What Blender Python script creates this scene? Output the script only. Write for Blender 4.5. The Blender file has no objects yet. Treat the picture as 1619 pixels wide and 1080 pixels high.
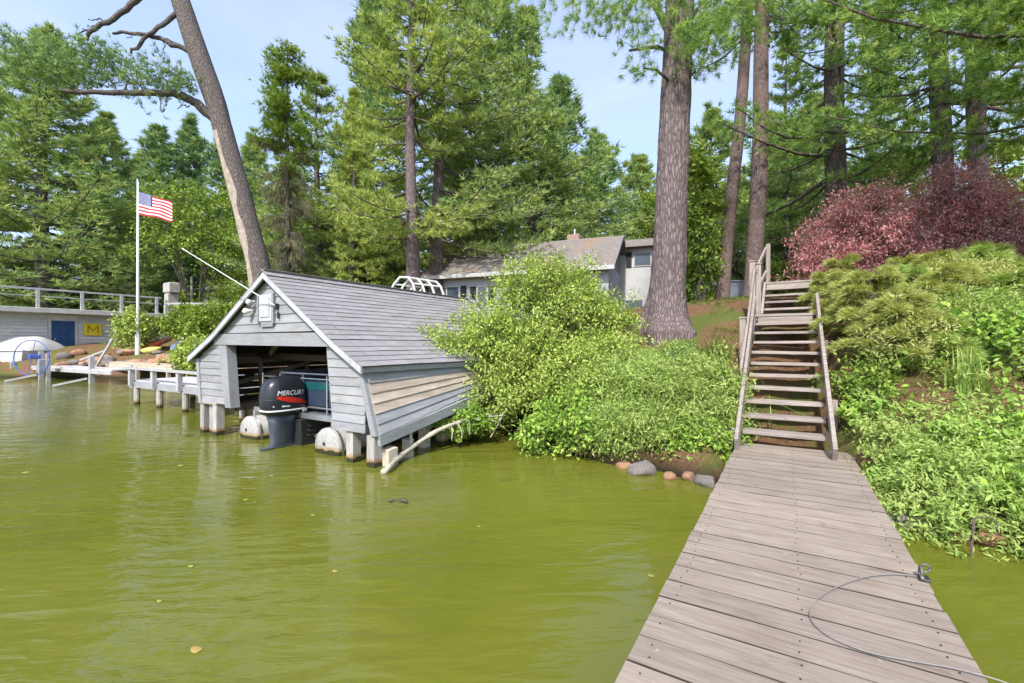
import bpy, math, random
import numpy as np
from mathutils import Vector, Matrix

random.seed(11)
rng = np.random.default_rng(11)
S = bpy.context.scene
R = math.radians

# ------------------------------------------------------------------ camera
TH = R(31.46)                     # camera looks this far left of the jetty axis (+Y)
CZ = 1.68                         # eye height above the water (z = 0)
FP = 711.0                        # focal length in photo pixels (photo 1619 wide)
HOR = 545.0
cam_d = bpy.data.cameras.new('camera')
cam_d.sensor_width = 36.0
cam_d.lens = FP / 1619.0 * 36.0
cam_d.shift_y = 5.0 / 1619.0
cam_d.clip_start = 0.05
cam_d.clip_end = 3000
cam = bpy.data.objects.new('camera', cam_d)
S.collection.objects.link(cam)
cam.location = (0, 0, CZ)
cam.rotation_euler = (R(90), 0, TH)
S.camera = cam

# ------------------------------------------------------------------ light
SUN_EL = R(47)
_sr, _sf = -0.32, -0.95           # towards the sun, in camera right / forward terms (left, behind)
_n = math.hypot(_sr, _sf); _sr /= _n; _sf /= _n
SUNX = _sr * math.cos(TH) - _sf * math.sin(TH)
SUNY = _sr * math.sin(TH) + _sf * math.cos(TH)
W = bpy.data.worlds.new('World'); S.world = W; W.use_nodes = True
nt = W.node_tree; nt.nodes.clear()
out = nt.nodes.new('ShaderNodeOutputWorld'); bg = nt.nodes.new('ShaderNodeBackground')
sky = nt.nodes.new('ShaderNodeTexSky'); sky.sky_type = 'NISHITA'; sky.sun_disc = False
sky.sun_elevation = SUN_EL; sky.sun_rotation = math.atan2(SUNX, SUNY)
sky.altitude = 200; sky.air_density = 1.0; sky.dust_density = 2.2; sky.ozone_density = 2.5
tc = nt.nodes.new('ShaderNodeTexCoord')
mp = nt.nodes.new('ShaderNodeMapping'); mp.inputs['Scale'].default_value = (1.0, 1.0, 2.6)
nz = nt.nodes.new('ShaderNodeTexNoise'); nz.inputs['Scale'].default_value = 2.1; nz.inputs['Detail'].default_value = 4; nz.inputs['Roughness'].default_value = .55
rp = nt.nodes.new('ShaderNodeValToRGB')
rp.color_ramp.elements[0].position = .42; rp.color_ramp.elements[0].color = (0.32, 0.32, 0.32, 1)
rp.color_ramp.elements[1].position = .72; rp.color_ramp.elements[1].color = (.66, .66, .66, 1)
mx = nt.nodes.new('ShaderNodeMix'); mx.data_type = 'RGBA'
mx.inputs['B'].default_value = (2.45, 2.7, 3.9, 1)
L = nt.links.new
L(tc.outputs['Generated'], mp.inputs['Vector']); L(mp.outputs['Vector'], nz.inputs['Vector'])
L(nz.outputs['Fac'], rp.inputs['Fac']); L(rp.outputs['Color'], mx.inputs['Factor'])
L(sky.outputs['Color'], mx.inputs['A']); L(mx.outputs['Result'], bg.inputs['Color'])
bg.inputs['Strength'].default_value = 0.15
L(bg.outputs['Background'], out.inputs['Surface'])

sun_d = bpy.data.lights.new('sun', 'SUN'); sun_d.energy = 2.3; sun_d.angle = R(2.5); sun_d.color = (1.0, .95, .86)
sun = bpy.data.objects.new('sun', sun_d); S.collection.objects.link(sun)
_dir = Vector((SUNX * math.cos(SUN_EL), SUNY * math.cos(SUN_EL), math.sin(SUN_EL)))
sun.rotation_euler = _dir.to_track_quat('Z', 'Y').to_euler(); sun.location = (0, 0, 40)

S.view_settings.view_transform = 'Standard'; S.view_settings.look = 'None'
S.view_settings.exposure = 1.36; S.view_settings.gamma = 1.0
S.view_settings.use_curve_mapping = False
S.cycles.max_bounces = 6; S.cycles.diffuse_bounces = 3; S.cycles.glossy_bounces = 2
S.cycles.transmission_bounces = 3; S.cycles.transparent_max_bounces = 4
S.cycles.use_denoising = True; S.cycles.use_adaptive_sampling = True; S.cycles.adaptive_threshold = .02
S.cycles.caustics_reflective = False; S.cycles.caustics_refractive = False

# ------------------------------------------------------------------ layout helpers (survey of the site from the picture)
c_, s_ = math.cos(TH), math.sin(TH)
def cs(right, fwd):
    return (right * c_ - fwd * s_, right * s_ + fwd * c_)
def at(px, fwd):
    return cs((px - 809.5) / FP * fwd, fwd)
def on(px, py, z):
    fwd = (CZ - z) * FP / (py - HOR)
    x, y = at(px, fwd); return Vector((x, y, z))
def hz(py, fwd):
    return CZ + (HOR - py) / FP * fwd

# ------------------------------------------------------------------ materials
MATS = {}
def new_mat(name):
    m = bpy.data.materials.new(name); m.use_nodes = True
    n = m.node_tree; n.nodes.clear()
    o = n.nodes.new('ShaderNodeOutputMaterial'); MATS[name] = m
    return m, n, o
def ramp(n, fac, cols, lo=.3, hi=.7):
    r = n.nodes.new('ShaderNodeValToRGB'); e = r.color_ramp.elements
    k = len(cols)
    for i, c in enumerate(cols):
        p = lo + (hi - lo) * i / max(1, k - 1)
        if i < 2: q = e[i]; q.position = p
        else: q = e.new(p)
        q.color = (*c, 1)
    n.links.new(fac, r.inputs['Fac']); return r.outputs['Color']
def noise(n, scale, detail=4, rough=.6, vec=None, dist=0, sc=None, out='Fac'):
    t = n.nodes.new('ShaderNodeTexNoise'); t.inputs['Scale'].default_value = scale
    t.inputs['Detail'].default_value = detail; t.inputs['Roughness'].default_value = rough; t.inputs['Distortion'].default_value = dist
    if vec is None:
        vec = n.nodes.new('ShaderNodeTexCoord').outputs['Object']
    if sc:
        m = n.nodes.new('ShaderNodeMapping'); m.inputs['Scale'].default_value = sc
        n.links.new(vec, m.inputs['Vector']); vec = m.outputs['Vector']
    n.links.new(vec, t.inputs['Vector']); return t.outputs[out]
def mixc(n, f, a, b, mode='MIX'):
    m = n.nodes.new('ShaderNodeMix'); m.data_type = 'RGBA'; m.blend_type = mode
    for k, v in (('Factor', f), ('A', a), ('B', b)):
        i = m.inputs[k]
        if isinstance(v, (int, float)): i.default_value = v
        elif isinstance(v, tuple): i.default_value = (*v, 1)
        else: n.links.new(v, i)
    return m.outputs['Result']
def mathn(n, op, a, b=0.0):
    m = n.nodes.new('ShaderNodeMath'); m.operation = op
    for i, v in enumerate((a, b)):
        if isinstance(v, (int, float)): m.inputs[i].default_value = v
        else: n.links.new(v, m.inputs[i])
    return m.outputs[0]
def princ(n, o, col, rough=.8, spec=.3, metal=0, bump=None, bstr=.3, bdist=.01, **kw):
    b = n.nodes.new('ShaderNodeBsdfPrincipled')
    if isinstance(col, tuple): b.inputs['Base Color'].default_value = (*col, 1)
    else: n.links.new(col, b.inputs['Base Color'])
    if isinstance(rough, (int, float)): b.inputs['Roughness'].default_value = rough
    else: n.links.new(rough, b.inputs['Roughness'])
    b.inputs['Specular IOR Level'].default_value = spec; b.inputs['Metallic'].default_value = metal
    if bump is not None:
        u = n.nodes.new('ShaderNodeBump'); u.inputs['Strength'].default_value = bstr; u.inputs['Distance'].default_value = bdist
        n.links.new(bump, u.inputs['Height']); n.links.new(u.outputs['Normal'], b.inputs['Normal'])
    n.links.new(b.outputs['BSDF'], o.inputs['Surface']); return b
def obj_rand(n):
    return n.nodes.new('ShaderNodeObjectInfo').outputs['Random']
def simple(name, col, rough=.6, spec=.4, metal=0, var=.12, scale=6):
    m, n, o = new_mat(name)
    a = tuple(max(0, c * (1 - var)) for c in col); b = tuple(min(1, c * (1 + var)) for c in col)
    f = noise(n, scale, 5)
    princ(n, o, ramp(n, f, [a, b], .35, .65), rough, spec, metal, bump=noise(n, scale * 6, 3), bstr=.12, bdist=.004)
    return m
def wood(name, cols, grain=(1, 1, 1), scale=14, stain=None, worn=None, wf=.5, rv=.28, rough=.82, bd=.004, dark=None, tide=None):
    """boards: fine grain stretched along the board, blotches, a shade of its own for every board"""
    m, n, o = new_mat(name)
    t = n.nodes.new('ShaderNodeTexCoord').outputs['Object']
    rnd = obj_rand(n)
    off = n.nodes.new('ShaderNodeVectorMath'); off.operation = 'ADD'
    cmb = n.nodes.new('ShaderNodeCombineXYZ')
    k = mathn(n, 'MULTIPLY', rnd, 31.0)
    for i in range(3): n.links.new(k, cmb.inputs[i])
    n.links.new(t, off.inputs[0]); n.links.new(cmb.outputs[0], off.inputs[1]); v = off.outputs[0]
    g = noise(n, scale, 6, .65, v, .6, grain)
    col = ramp(n, g, cols, .28, .74)
    bl = noise(n, 2.2, 4, .6, v)
    col = mixc(n, mathn(n, 'MULTIPLY', ramp(n, bl, [(0, 0, 0), (1, 1, 1)], .45, .7), .45), col, mixc(n, 1, col, (.62, .58, .55), 'MULTIPLY'))
    if worn:
        wn = noise(n, 3.4, 8, .72, v, .4, grain)
        col = mixc(n, ramp(n, wn, [(0, 0, 0), (1, 1, 1)], wf, wf + .07), col, worn)
    if stain:
        sn = noise(n, 9, 5, .7, v)
        col = mixc(n, ramp(n, sn, [(0, 0, 0), (1, 1, 1)], .66, .74), col, stain)
    if dark:
        dn = noise(n, 4.5, 7, .7, v, .8, (.6, 1.6, 1.6))
        col = mixc(n, mathn(n, 'MULTIPLY', ramp(n, dn, [(0, 0, 0), (1, 1, 1)], .60, .74), .75), col, dark)
    if tide:
        gp = n.nodes.new('ShaderNodeNewGeometry'); sx = n.nodes.new('ShaderNodeSeparateXYZ'); n.links.new(gp.outputs['Position'], sx.inputs[0])
        hz_ = mathn(n, 'ADD', sx.outputs['Z'], mathn(n, 'MULTIPLY', noise(n, 9, 4, .6, gp.outputs['Position']), -.12))
        col = mixc(n, ramp(n, hz_, [(1, 1, 1), (0, 0, 0)], .015, .075), col, tide)
        col = mixc(n, ramp(n, hz_, [(1, 1, 1), (0, 0, 0)], -.03, .005), col, (.035, .035, .018))
    hs = n.nodes.new('ShaderNodeHueSaturation'); n.links.new(col, hs.inputs['Color'])
    n.links.new(mathn(n, 'ADD', mathn(n, 'MULTIPLY', rnd, rv), 1 - rv / 2), hs.inputs['Value'])
    princ(n, o, hs.outputs['Color'], rough, .25, bump=g, bstr=.5, bdist=bd)
    return m
def leafmat(name, cols, trans=.45, gloss=0):
    m, n, o = new_mat(name)
    a = n.nodes.new('ShaderNodeAttribute'); a.attribute_name = 'rnd'
    if name.startswith('pine'): cols = [(r_ * 1.38, g_ * 1.32, b_ * 1.75 + .01) for r_, g_, b_ in cols]
    trans = min(trans, .32)
    big = noise(n, .55, 3, .6)
    fac = mathn(n, 'ADD', mathn(n, 'MULTIPLY', a.outputs['Fac'], .62), mathn(n, 'MULTIPLY', big, .38))
    col = ramp(n, fac, cols, .15, .85)
    d = n.nodes.new('ShaderNodeBsdfDiffuse'); n.links.new(col, d.inputs['Color'])
    t = n.nodes.new('ShaderNodeBsdfTranslucent')
    n.links.new(mixc(n, 1, col, (1.15, 1.1, .6), 'MULTIPLY'), t.inputs['Color'])
    m1 = n.nodes.new('ShaderNodeMixShader'); m1.inputs[0].default_value = trans
    n.links.new(d.outputs[0], m1.inputs[1]); n.links.new(t.outputs[0], m1.inputs[2])
    if not gloss:
        n.links.new(m1.outputs[0], o.inputs['Surface']); return m
    g = n.nodes.new('ShaderNodeBsdfGlossy'); g.inputs['Roughness'].default_value = .45; g.inputs['Color'].default_value = (.7, .75, .7, 1)
    lw = n.nodes.new('ShaderNodeLayerWeight'); lw.inputs['Blend'].default_value = .25
    m2 = n.nodes.new('ShaderNodeMixShader')
    n.links.new(mathn(n, 'MULTIPLY', lw.outputs['Fresnel'], gloss * 2.2), m2.inputs[0])
    n.links.new(m1.outputs[0], m2.inputs[1]); n.links.new(g.outputs[0], m2.inputs[2])
    n.links.new(m2.outputs[0], o.inputs['Surface'])
    return m
def barkmat(name, dark, mid, light, sc=1.0, warm=None):
    m, n, o = new_mat(name)
    t = n.nodes.new('ShaderNodeTexCoord').outputs['Object']
    mpg = n.nodes.new('ShaderNodeMapping'); mpg.inputs['Scale'].default_value = (19 * sc, 19 * sc, 4.2 * sc); n.links.new(t, mpg.inputs['Vector'])
    dn = noise(n, 1.3, 4, .6, mpg.outputs['Vector'], out='Color')
    ad = mixc(n, .75, mpg.outputs['Vector'], dn, 'ADD')
    vo = n.nodes.new('ShaderNodeTexVoronoi'); vo.feature = 'DISTANCE_TO_EDGE'; vo.inputs['Scale'].default_value = 1.0
    n.links.new(ad, vo.inputs['Vector'])
    crack = ramp(n, vo.outputs['Distance'], [(.25, .25, .25), (1, 1, 1)], .0, .26)
    fine = noise(n, 26, 7, .75, t, 0, (1, 1, .30))
    col = ramp(n, fine, [mid, light], .35, .68)
    col = mixc(n, crack, dark, col)
    if warm:
        col = mixc(n, mathn(n, 'MULTIPLY', ramp(n, noise(n, .7, 4, .6, t, 0, (1, 1, .5)), [(0, 0, 0), (1, 1, 1)], .45, .62), .75), col, warm)
    h = mathn(n, 'ADD', crack, mathn(n, 'MULTIPLY', fine, .5))
    princ(n, o, col, .92, .15, bump=h, bstr=.8, bdist=.03)
    return m

# ------------------------------------------------------------------ mesh helpers
COL = S.collection
ORG = {}
def org(o):
    return ORG.get(o.name, Vector((0, 0, 0))) if o else Vector((0, 0, 0))
def tag(o, label=None, cat=None, group=None, kind=None):
    if label: o['label'] = label
    if cat: o['category'] = cat
    if group: o['group'] = group
    if kind: o['kind'] = kind
    return o
def thing(name, label, cat, loc, group=None):
    o = bpy.data.objects.new(name, None); COL.objects.link(o); o.empty_display_size = .2
    o.location = loc; ORG[o.name] = Vector(loc)
    return tag(o, label, cat, group)
def link_mesh(name, me, mat, parent=None, loc=(0, 0, 0), rot=(0, 0, 0)):
    o = bpy.data.objects.new(name, me); COL.objects.link(o)
    if mat is not None and len(me.materials) == 0: me.materials.append(MATS[mat] if isinstance(mat, str) else mat)
    if parent: o.parent = parent
    o.location = loc; o.rotation_euler = rot
    ORG[o.name] = org(parent)
    return o
class MB:
    def __init__(s): s.v = []; s.f = []; s.m = []; s.sm = False; s.mats = []
    def add(s, vs, fs, mi=0):
        b = len(s.v); s.v += [Vector(p) for p in vs]
        s.f += [tuple(i + b for i in f) for f in fs]; s.m += [mi] * len(fs); return s
    def hexa(s, p, mi=0):   # 8 points: bottom 4 ccw, top 4
        return s.add(p, [(3, 2, 1, 0), (4, 5, 6, 7), (0, 1, 5, 4), (1, 2, 6, 5), (2, 3, 7, 6), (3, 0, 4, 7)], mi)
    def box(s, c, d, rot=None, mi=0, ch=0):
        c = Vector(c); x, y, z = d[0] / 2, d[1] / 2, d[2] / 2
        if ch:   # chamfered along all edges of the top/bottom
            e = ch; vs = []
            for (zz, ins) in ((-z, e), (-z + e, 0), (z - e, 0), (z, e)):
                vs += [(-x + ins, -y + ins, zz), (x - ins, -y + ins, zz), (x - ins, y - ins, zz), (-x + ins, y - ins, zz)]
            fs = [(3, 2, 1, 0), (12, 13, 14, 15)]
            for k in range(3):
                a = k * 4
                fs += [(a + i, a + (i + 1) % 4, a + 4 + (i + 1) % 4, a + 4 + i) for i in range(4)]
        else:
            vs = [(-x, -y, -z), (x, -y, -z), (x, y, -z), (-x, y, -z), (-x, -y, z), (x, -y, z), (x, y, z), (-x, y, z)]
            fs = [(3, 2, 1, 0), (4, 5, 6, 7), (0, 1, 5, 4), (1, 2, 6, 5), (2, 3, 7, 6), (3, 0, 4, 7)]
        vs = [Vector(p) for p in vs]
        if rot is not None: vs = [rot @ p for p in vs]
        return s.add([p + c for p in vs], fs, mi)
    def beam(s, a, b, w, h, up=(0, 0, 1), mi=0, ch=0):
        a, b = Vector(a), Vector(b); d = b - a; l = d.length
        if l < 1e-6: return s
        y = d.normalized(); up = Vector(up)
        if abs(y.dot(up)) > .99: up = Vector((1, 0, 0))
        x = y.cross(up).normalized(); z = x.cross(y)
        M = Matrix((x, y, z)).transposed()
        return s.box((a + b) / 2, (w, l, h), M, mi, ch)
    def tube(s, pts, rad, n=8, cap=True, mi=0):
        pts = [Vector(p) for p in pts]; k = len(pts)
        if isinstance(rad, (int, float)): rad = [rad] * k
        vs = []; fs = []; x = None
        for i in range(k):
            t = (pts[min(i + 1, k - 1)] - pts[max(i - 1, 0)])
            t = t.normalized() if t.length > 1e-9 else Vector((0, 0, 1))
            if x is None:
                r = Vector((0, 0, 1)) if abs(t.z) < .9 else Vector((1, 0, 0)); x = t.cross(r).normalized()
            else:
                x = (x - t * x.dot(t)); x = x.normalized() if x.length > 1e-6 else t.orthogonal().normalized()
            y = t.cross(x)
            for j in range(n):
                a = 2 * math.pi * j / n
                vs.append(pts[i] + (x * math.cos(a) + y * math.sin(a)) * rad[i])
        for i in range(k - 1):
            for j in range(n):
                fs.append((i * n + j, i * n + (j + 1) % n, (i + 1) * n + (j + 1) % n, (i + 1) * n + j))
        if cap:
            fs.append(tuple(range(n))[::-1]); fs.append(tuple((k - 1) * n + j for j in range(n)))
        return s.add(vs, fs, mi)
    def prism(s, poly, d, mi=0):   # polygon (list of 3d points) pushed by vector d
        d = Vector(d); n = len(poly); a = [Vector(p) for p in poly]; b = [p + d for p in a]
        fs = [tuple(range(n)), tuple(range(n, 2 * n))[::-1]] + [(i, i + n, (i + 1) % n + n, (i + 1) % n) for i in range(n)]
        nrm = (a[1] - a[0]).cross(a[2] - a[0])
        if nrm.dot(d) > 0: fs = [f[::-1] for f in fs]
        return s.add(a + b, fs, mi)
    def lathe(s, prof, c, n=16, mi=0, axis='Z'):
        vs = []; fs = []; k = len(prof); c = Vector(c)
        for (r, h) in prof:
            for j in range(n):
                a = 2 * math.pi * j / n; p = (r * math.cos(a), r * math.sin(a), h)
                if axis == 'Y': p = (p[0], p[2], p[1])
                if axis == 'X': p = (p[2], p[0], p[1])
                vs.append(c + Vector(p))
        for i in range(k - 1):
            for j in range(n): fs.append((i * n + j, i * n + (j + 1) % n, (i + 1) * n + (j + 1) % n, (i + 1) * n + j))
        return s.add(vs, fs, mi)
    def build(s, name, mat, parent=None, smooth=False, at_=None):
        o0 = Vector(at_) if at_ is not None else org(parent)
        me = bpy.data.meshes.new(name)
        me.from_pydata([tuple(p - o0) for p in s.v], [], s.f)
        mats = mat if isinstance(mat, (list, tuple)) else [mat]
        for m in mats: me.materials.append(MATS[m])
        if len(mats) > 1: me.polygons.foreach_set('material_index', s.m)
        if smooth: me.polygons.foreach_set('use_smooth', [True] * len(me.polygons))
        me.update()
        o = bpy.data.objects.new(name, me); COL.objects.link(o)
        if parent: o.parent = parent; o.location = o0 - org(parent)
        else: o.location = o0
        ORG[o.name] = o0
        return o
def np_mesh(name, V, F, rnd=None, smooth=False, nrm=None):
    """V (n,3), F (m,k) with fixed k"""
    me = bpy.data.meshes.new(name); V = np.asarray(V, np.float32); F = np.asarray(F, np.int32)
    k = F.shape[1]; m = len(F)
    me.vertices.add(len(V)); me.vertices.foreach_set('co', V.ravel())
    me.loops.add(m * k); me.loops.foreach_set('vertex_index', F.ravel())
    me.polygons.add(m); me.polygons.foreach_set('loop_start', np.arange(0, m * k, k, dtype=np.int32))
    me.polygons.foreach_set('loop_total', np.full(m, k, np.int32))
    if smooth: me.polygons.foreach_set('use_smooth', np.ones(m, bool))
    me.update(calc_edges=True)
    if rnd is not None:
        a = me.attributes.new('rnd', 'FLOAT', 'FACE'); a.data.foreach_set('value', np.asarray(rnd, np.float32))
    me.validate()
    return me
def unit(a):
    return a / np.maximum(np.linalg.norm(a, axis=-1, keepdims=True), 1e-9)
def fnoise(x, y, z=0.0, k=4, seed=0):
    r = np.random.default_rng(seed); o = 0; amp = 1; fr = 1
    for i in range(k):
        a = r.normal(size=(3, 3)) * fr; p = r.uniform(0, 6.28, 3)
        for j in range(3): o = o + amp / 3 * np.sin(a[j, 0] * x + a[j, 1] * y + a[j, 2] * z + p[j] + 1.3 * np.sin(a[(j + 1) % 3, 0] * y + a[(j + 1) % 3, 1] * x))
        amp *= .55; fr *= 2.05
    return o

# ------------------------------------------------------------------ surface materials
def make_ground():
    m, n, o = new_mat('ground')
    t = n.nodes.new('ShaderNodeTexCoord').outputs['Object']
    lit = ramp(n, noise(n, 26, 8, .75, t), [(.075, .045, .025), (.20, .115, .065), (.33, .22, .135)], .3, .72)
    grs = ramp(n, noise(n, 38, 6, .75, t), [(.045, .06, .015), (.12, .15, .035), (.23, .23, .075)], .3, .7)
    f = ramp(n, noise(n, .8, 6, .68, t, .5), [(0, 0, 0), (1, 1, 1)], .50, .60)
    col = mixc(n, f, lit, grs)
    wet = n.nodes.new('ShaderNodeSeparateXYZ'); n.links.new(t, wet.inputs[0])
    w = n.nodes.new('ShaderNodeMapRange'); w.inputs[1].default_value = .02; w.inputs[2].default_value = .22; n.links.new(wet.outputs['Z'], w.inputs[0])
    col = mixc(n, w.outputs[0], (.035, .03, .018), col)
    princ(n, o, col, .95, .1, bump=noise(n, 45, 6, .75, t), bstr=.9, bdist=.05)
make_ground()
def make_water():
    m, n, o = new_mat('water')
    t = n.nodes.new('ShaderNodeTexCoord').outputs['Object']
    mp = n.nodes.new('ShaderNodeMapping'); mp.vector_type = 'TEXTURE'; mp.inputs['Rotation'].default_value = (0, 0, TH + R(4)); mp.inputs['Scale'].default_value = (1 / .62, 1 / 1.9, 1); n.links.new(t, mp.inputs['Vector'])
    w1 = noise(n, 1.5, 2, .5, mp.outputs['Vector'], .7)
    w2 = noise(n, 4.6, 3, .55, mp.outputs['Vector'], .4)
    w3 = noise(n, .35, 2, .5, t)
    calm = ramp(n, w3, [(.35, .35, .35), (1, 1, 1)], .35, .65)
    h = mathn(n, 'MULTIPLY', mathn(n, 'ADD', w1, mathn(n, 'MULTIPLY', w2, .45)), calm)
    alg = noise(n, .5, 5, .6, t)
    col = ramp(n, alg, [(.094, .109, .012), (.116, .126, .015), (.131, .136, .023)], .3, .7)
    b = princ(n, o, col, .075, .5, bump=h, bstr=.36, bdist=.085)
    b.inputs['IOR'].default_value = 1.33
make_water()
# ------------------------------------------------------------------ terrain and water
SU = [-300, -60, -42, -36, -33, -30, -24, -20, -16, -12, -10, -7, -5.2, -4.5, -2.9, -1.8, -.82, .92, 1.7, 4, 10, 40, 300]
SV = [-40, -6, -2, 2, 7.2, 8.9, 9.6, 9.4, 9.2, 9.3, 9.2, 9.0, 8.5, 7.62, 6.46, 6.10, 5.95, 5.5, 5.42, 5.3, 4.5, 2, -10]
ND = [-30, -6, -1.5, 0, .25, 1.0, 2.0, 4.0, 5.5, 8, 30, 120, 800]
NZ = [-3, -2.2, -.7, 0, .26, .58, 1.08, 2.0, 2.62, 2.95, 3.4, 5, 18]
LD = [-30, -6, -1.5, 0, .4, 1.8, 4, 8, 15, 40, 120, 800]
LZ = [-3, -2.2, -.7, 0, .55, 1.05, 1.45, 1.85, 2.5, 3.2, 5, 18]
def gz(u, v):
    u = np.asarray(u, float); v = np.asarray(v, float)
    vs = np.interp(u, SU, SV) + .10 * np.sin(u * 3.1) + .06 * np.sin(u * 7.3 + 1)
    d = v - vs
    w = np.clip((u + 13) / 5, 0, 1); w = w * w * (3 - 2 * w)
    z = w * np.interp(d, ND, NZ) + (1 - w) * np.interp(d, LD, LZ)
    rr = np.clip((u - .6) / 3, 0, 1) * np.clip((d - 1) / 3, 0, 1)
    z = z + .35 * rr
    st_ = np.clip((.75 - np.abs(u + .03)) / .22, 0, 1) * np.clip(d / .5, 0, 1) * np.clip((13.0 - v) / 1.5, 0, 1)
    z = z - .42 * st_
    z = z + np.clip(d, 0, 1.5) * .05 * fnoise(u * .9, v * .9, 0, 4, 3)
    return z
def g1(u, v): return float(gz(u, v))
def axis_pts(lo, hi, a, b, fine, growth=1.18):
    mid = list(np.arange(a, b + 1e-6, fine)); s = fine; x = b; up = []
    while x < hi: s *= growth; x += s; up.append(min(x, hi))
    s = fine; x = a; dn = []
    while x > lo: s *= growth; x -= s; dn.append(max(x, lo))
    return np.array(dn[::-1] + mid + up)
gu = axis_pts(-300, 300, -14, 6, .16); gv = axis_pts(-60, 800, 4, 14, .16)
UU, VV = np.meshgrid(gu, gv); ZZ = gz(UU, VV)
nu, nv = len(gu), len(gv)
I = np.arange(nu * nv).reshape(nv, nu)
F = np.stack([I[:-1, :-1], I[:-1, 1:], I[1:, 1:], I[1:, :-1]], -1).reshape(-1, 4)
ground = link_mesh('ground', np_mesh('ground', np.stack([UU, VV, ZZ], -1).reshape(-1, 3), F, smooth=True), 'ground')
tag(ground, 'sloping bank and yard of brown pine needle litter and thin grass', None, kind='structure')
wb = MB(); wb.add([(-600, -600, 0), (600, -600, 0), (600, 60, 0), (-600, 60, 0)], [(0, 1, 2, 3)])
water = wb.build('lake_water', 'water'); tag(water, 'murky olive green lake water with small ripples', None, kind='structure')

# ------------------------------------------------------------------ object materials
wood('dock_wood', [(.20, .16, .13), (.28, .232, .19), (.345, .295, .248)], (.5, 7, 7), 7, stain=(.40, .365, .335), rv=.22, bd=.003, dark=(.10, .078, .062))
wood('dock_edge_shade', [(.03, .025, .02), (.055, .045, .037), (.085, .07, .058)], (.5, 7, 7), 7, rv=.3)  # grimy board edges, painted extra dark so sunlit seams read as shaded gaps
wood('stair_wood', [(.17, .145, .13), (.32, .275, .245), (.44, .39, .345)], (.4, 8, 8), 6, rv=.3)
wood('post_wood', [(.17, .145, .13), (.32, .28, .25), (.45, .40, .36)], (8, 8, .5), 6, rv=.25)
wood('grey_paint', [(.235, .24, .26), (.29, .297, .317), (.345, .352, .372)], (.5, 6, 6), 6, worn=(.30, .265, .22), wf=.66, rv=.16, rough=.7)
wood('grey_paint_side', [(.22, .23, .245), (.28, .29, .305), (.34, .35, .36)], (6, .5, 6), 6, worn=(.36, .31, .25), wf=.58, rv=.2, rough=.75)
wood('bare_wood', [(.30, .24, .18), (.44, .375, .305), (.54, .48, .41)], (7, .4, 7), 5, worn=(.56, .52, .47), wf=.64, stain=(.18, .13, .09), rv=.25)
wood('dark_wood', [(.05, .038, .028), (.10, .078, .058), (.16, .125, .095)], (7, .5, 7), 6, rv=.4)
wood('grey_front', [(.235, .24, .26), (.29, .297, .317), (.345, .352, .372)], (.5, 6, 6), 6, worn=(.36, .32, .27), wf=.57, rv=.24, rough=.75, dark=(.15, .145, .14))
wood('trim_white', [(.36, .375, .40), (.45, .465, .49), (.53, .545, .565)], (1, 1, 1), 9, worn=(.36, .33, .29), wf=.68, rv=.1, rough=.6)
wood('pile_wood', [(.22, .20, .19), (.38, .36, .34), (.52, .50, .48)], (8, 8, .6), 6, worn=(.30, .20, .12), wf=.62, rv=.25, tide=(.26, .15, .06))
wood('white_post', [(.30, .30, .31), (.40, .40, .41), (.49, .49, .495)], (6, 6, 1), 6, worn=(.33, .30, .26), wf=.64, rv=.15)
wood('white_siding', [(.38, .37, .37), (.48, .47, .465), (.56, .55, .54)], (6, .5, 6), 5, worn=(.38, .34, .30), wf=.64, rv=.12)
wood('beige_wood', [(.36, .29, .22), (.50, .42, .33), (.62, .55, .45)], (.5, 6, 6), 5, rv=.25)
wood('drift_wood', [(.30, .26, .20), (.46, .41, .33), (.60, .55, .46)], (4, 4, 4), 4, worn=(.20, .16, .11), wf=.62, rv=.2)
def make_shingle(name, cols, rv=.3):
    m, n, o = new_mat(name)
    t = n.nodes.new('ShaderNodeTexCoord').outputs['Object']
    rnd = obj_rand(n)
    g = noise(n, 160, 3, .8, t); bl = noise(n, 1.7, 5, .6, t)
    col = ramp(n, mathn(n, 'ADD', mathn(n, 'MULTIPLY', g, .5), mathn(n, 'MULTIPLY', bl, .5)), cols, .36, .64)
    hs = n.nodes.new('ShaderNodeHueSaturation'); n.links.new(col, hs.inputs['Color'])
    n.links.new(mathn(n, 'ADD', mathn(n, 'MULTIPLY', rnd, rv), 1 - rv / 2), hs.inputs['Value'])
    princ(n, o, hs.outputs['Color'], .95, .15, bump=g, bstr=.4, bdist=.004)
make_shingle('shingle', [(.215, .205, .21), (.27, .258, .263), (.32, .308, .312)], .14)
simple('metal', (.55, .56, .58), .35, .5, .85, .1, 8)
simple('dull_metal', (.50, .49, .46), .5, .5, .55, .14, 5)
simple('worn_steel', (.16, .155, .15), .5, .5, .5, .2, 20)
simple('dark_metal', (.05, .052, .055), .45, .5, .4, .2, 10)
simple('motor_black', (.018, .02, .026), .28, .5, 0, .15, 6)
simple('motor_grey', (.07, .085, .11), .4, .5, .1, .15, 8)
simple('decal_red', (.62, .03, .015), .4, .4, 0, .05)
simple('decal_white', (.75, .75, .77), .45, .4, 0, .04)
simple('teal', (.012, .085, .09), .3, .5, 0, .2, 4)
simple('navy', (.03, .045, .08), .35, .5, 0, .2, 4)
simple('vinyl_grey', (.12, .135, .16), .55, .4, 0, .15, 6)
simple('canvas_white', (.58, .56, .52), .8, .2, 0, .08, 2)
simple('boat_white', (.48, .49, .51), .4, .4, 0, .06, 2)
simple('white_plastic', (.62, .62, .61), .45, .4, 0, .05, 8)
simple('door_blue', (.012, .05, .15), .5, .4, 0, .25, 5)
simple('sign_yellow', (.62, .48, .02), .6, .3, 0, .06, 5)
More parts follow.
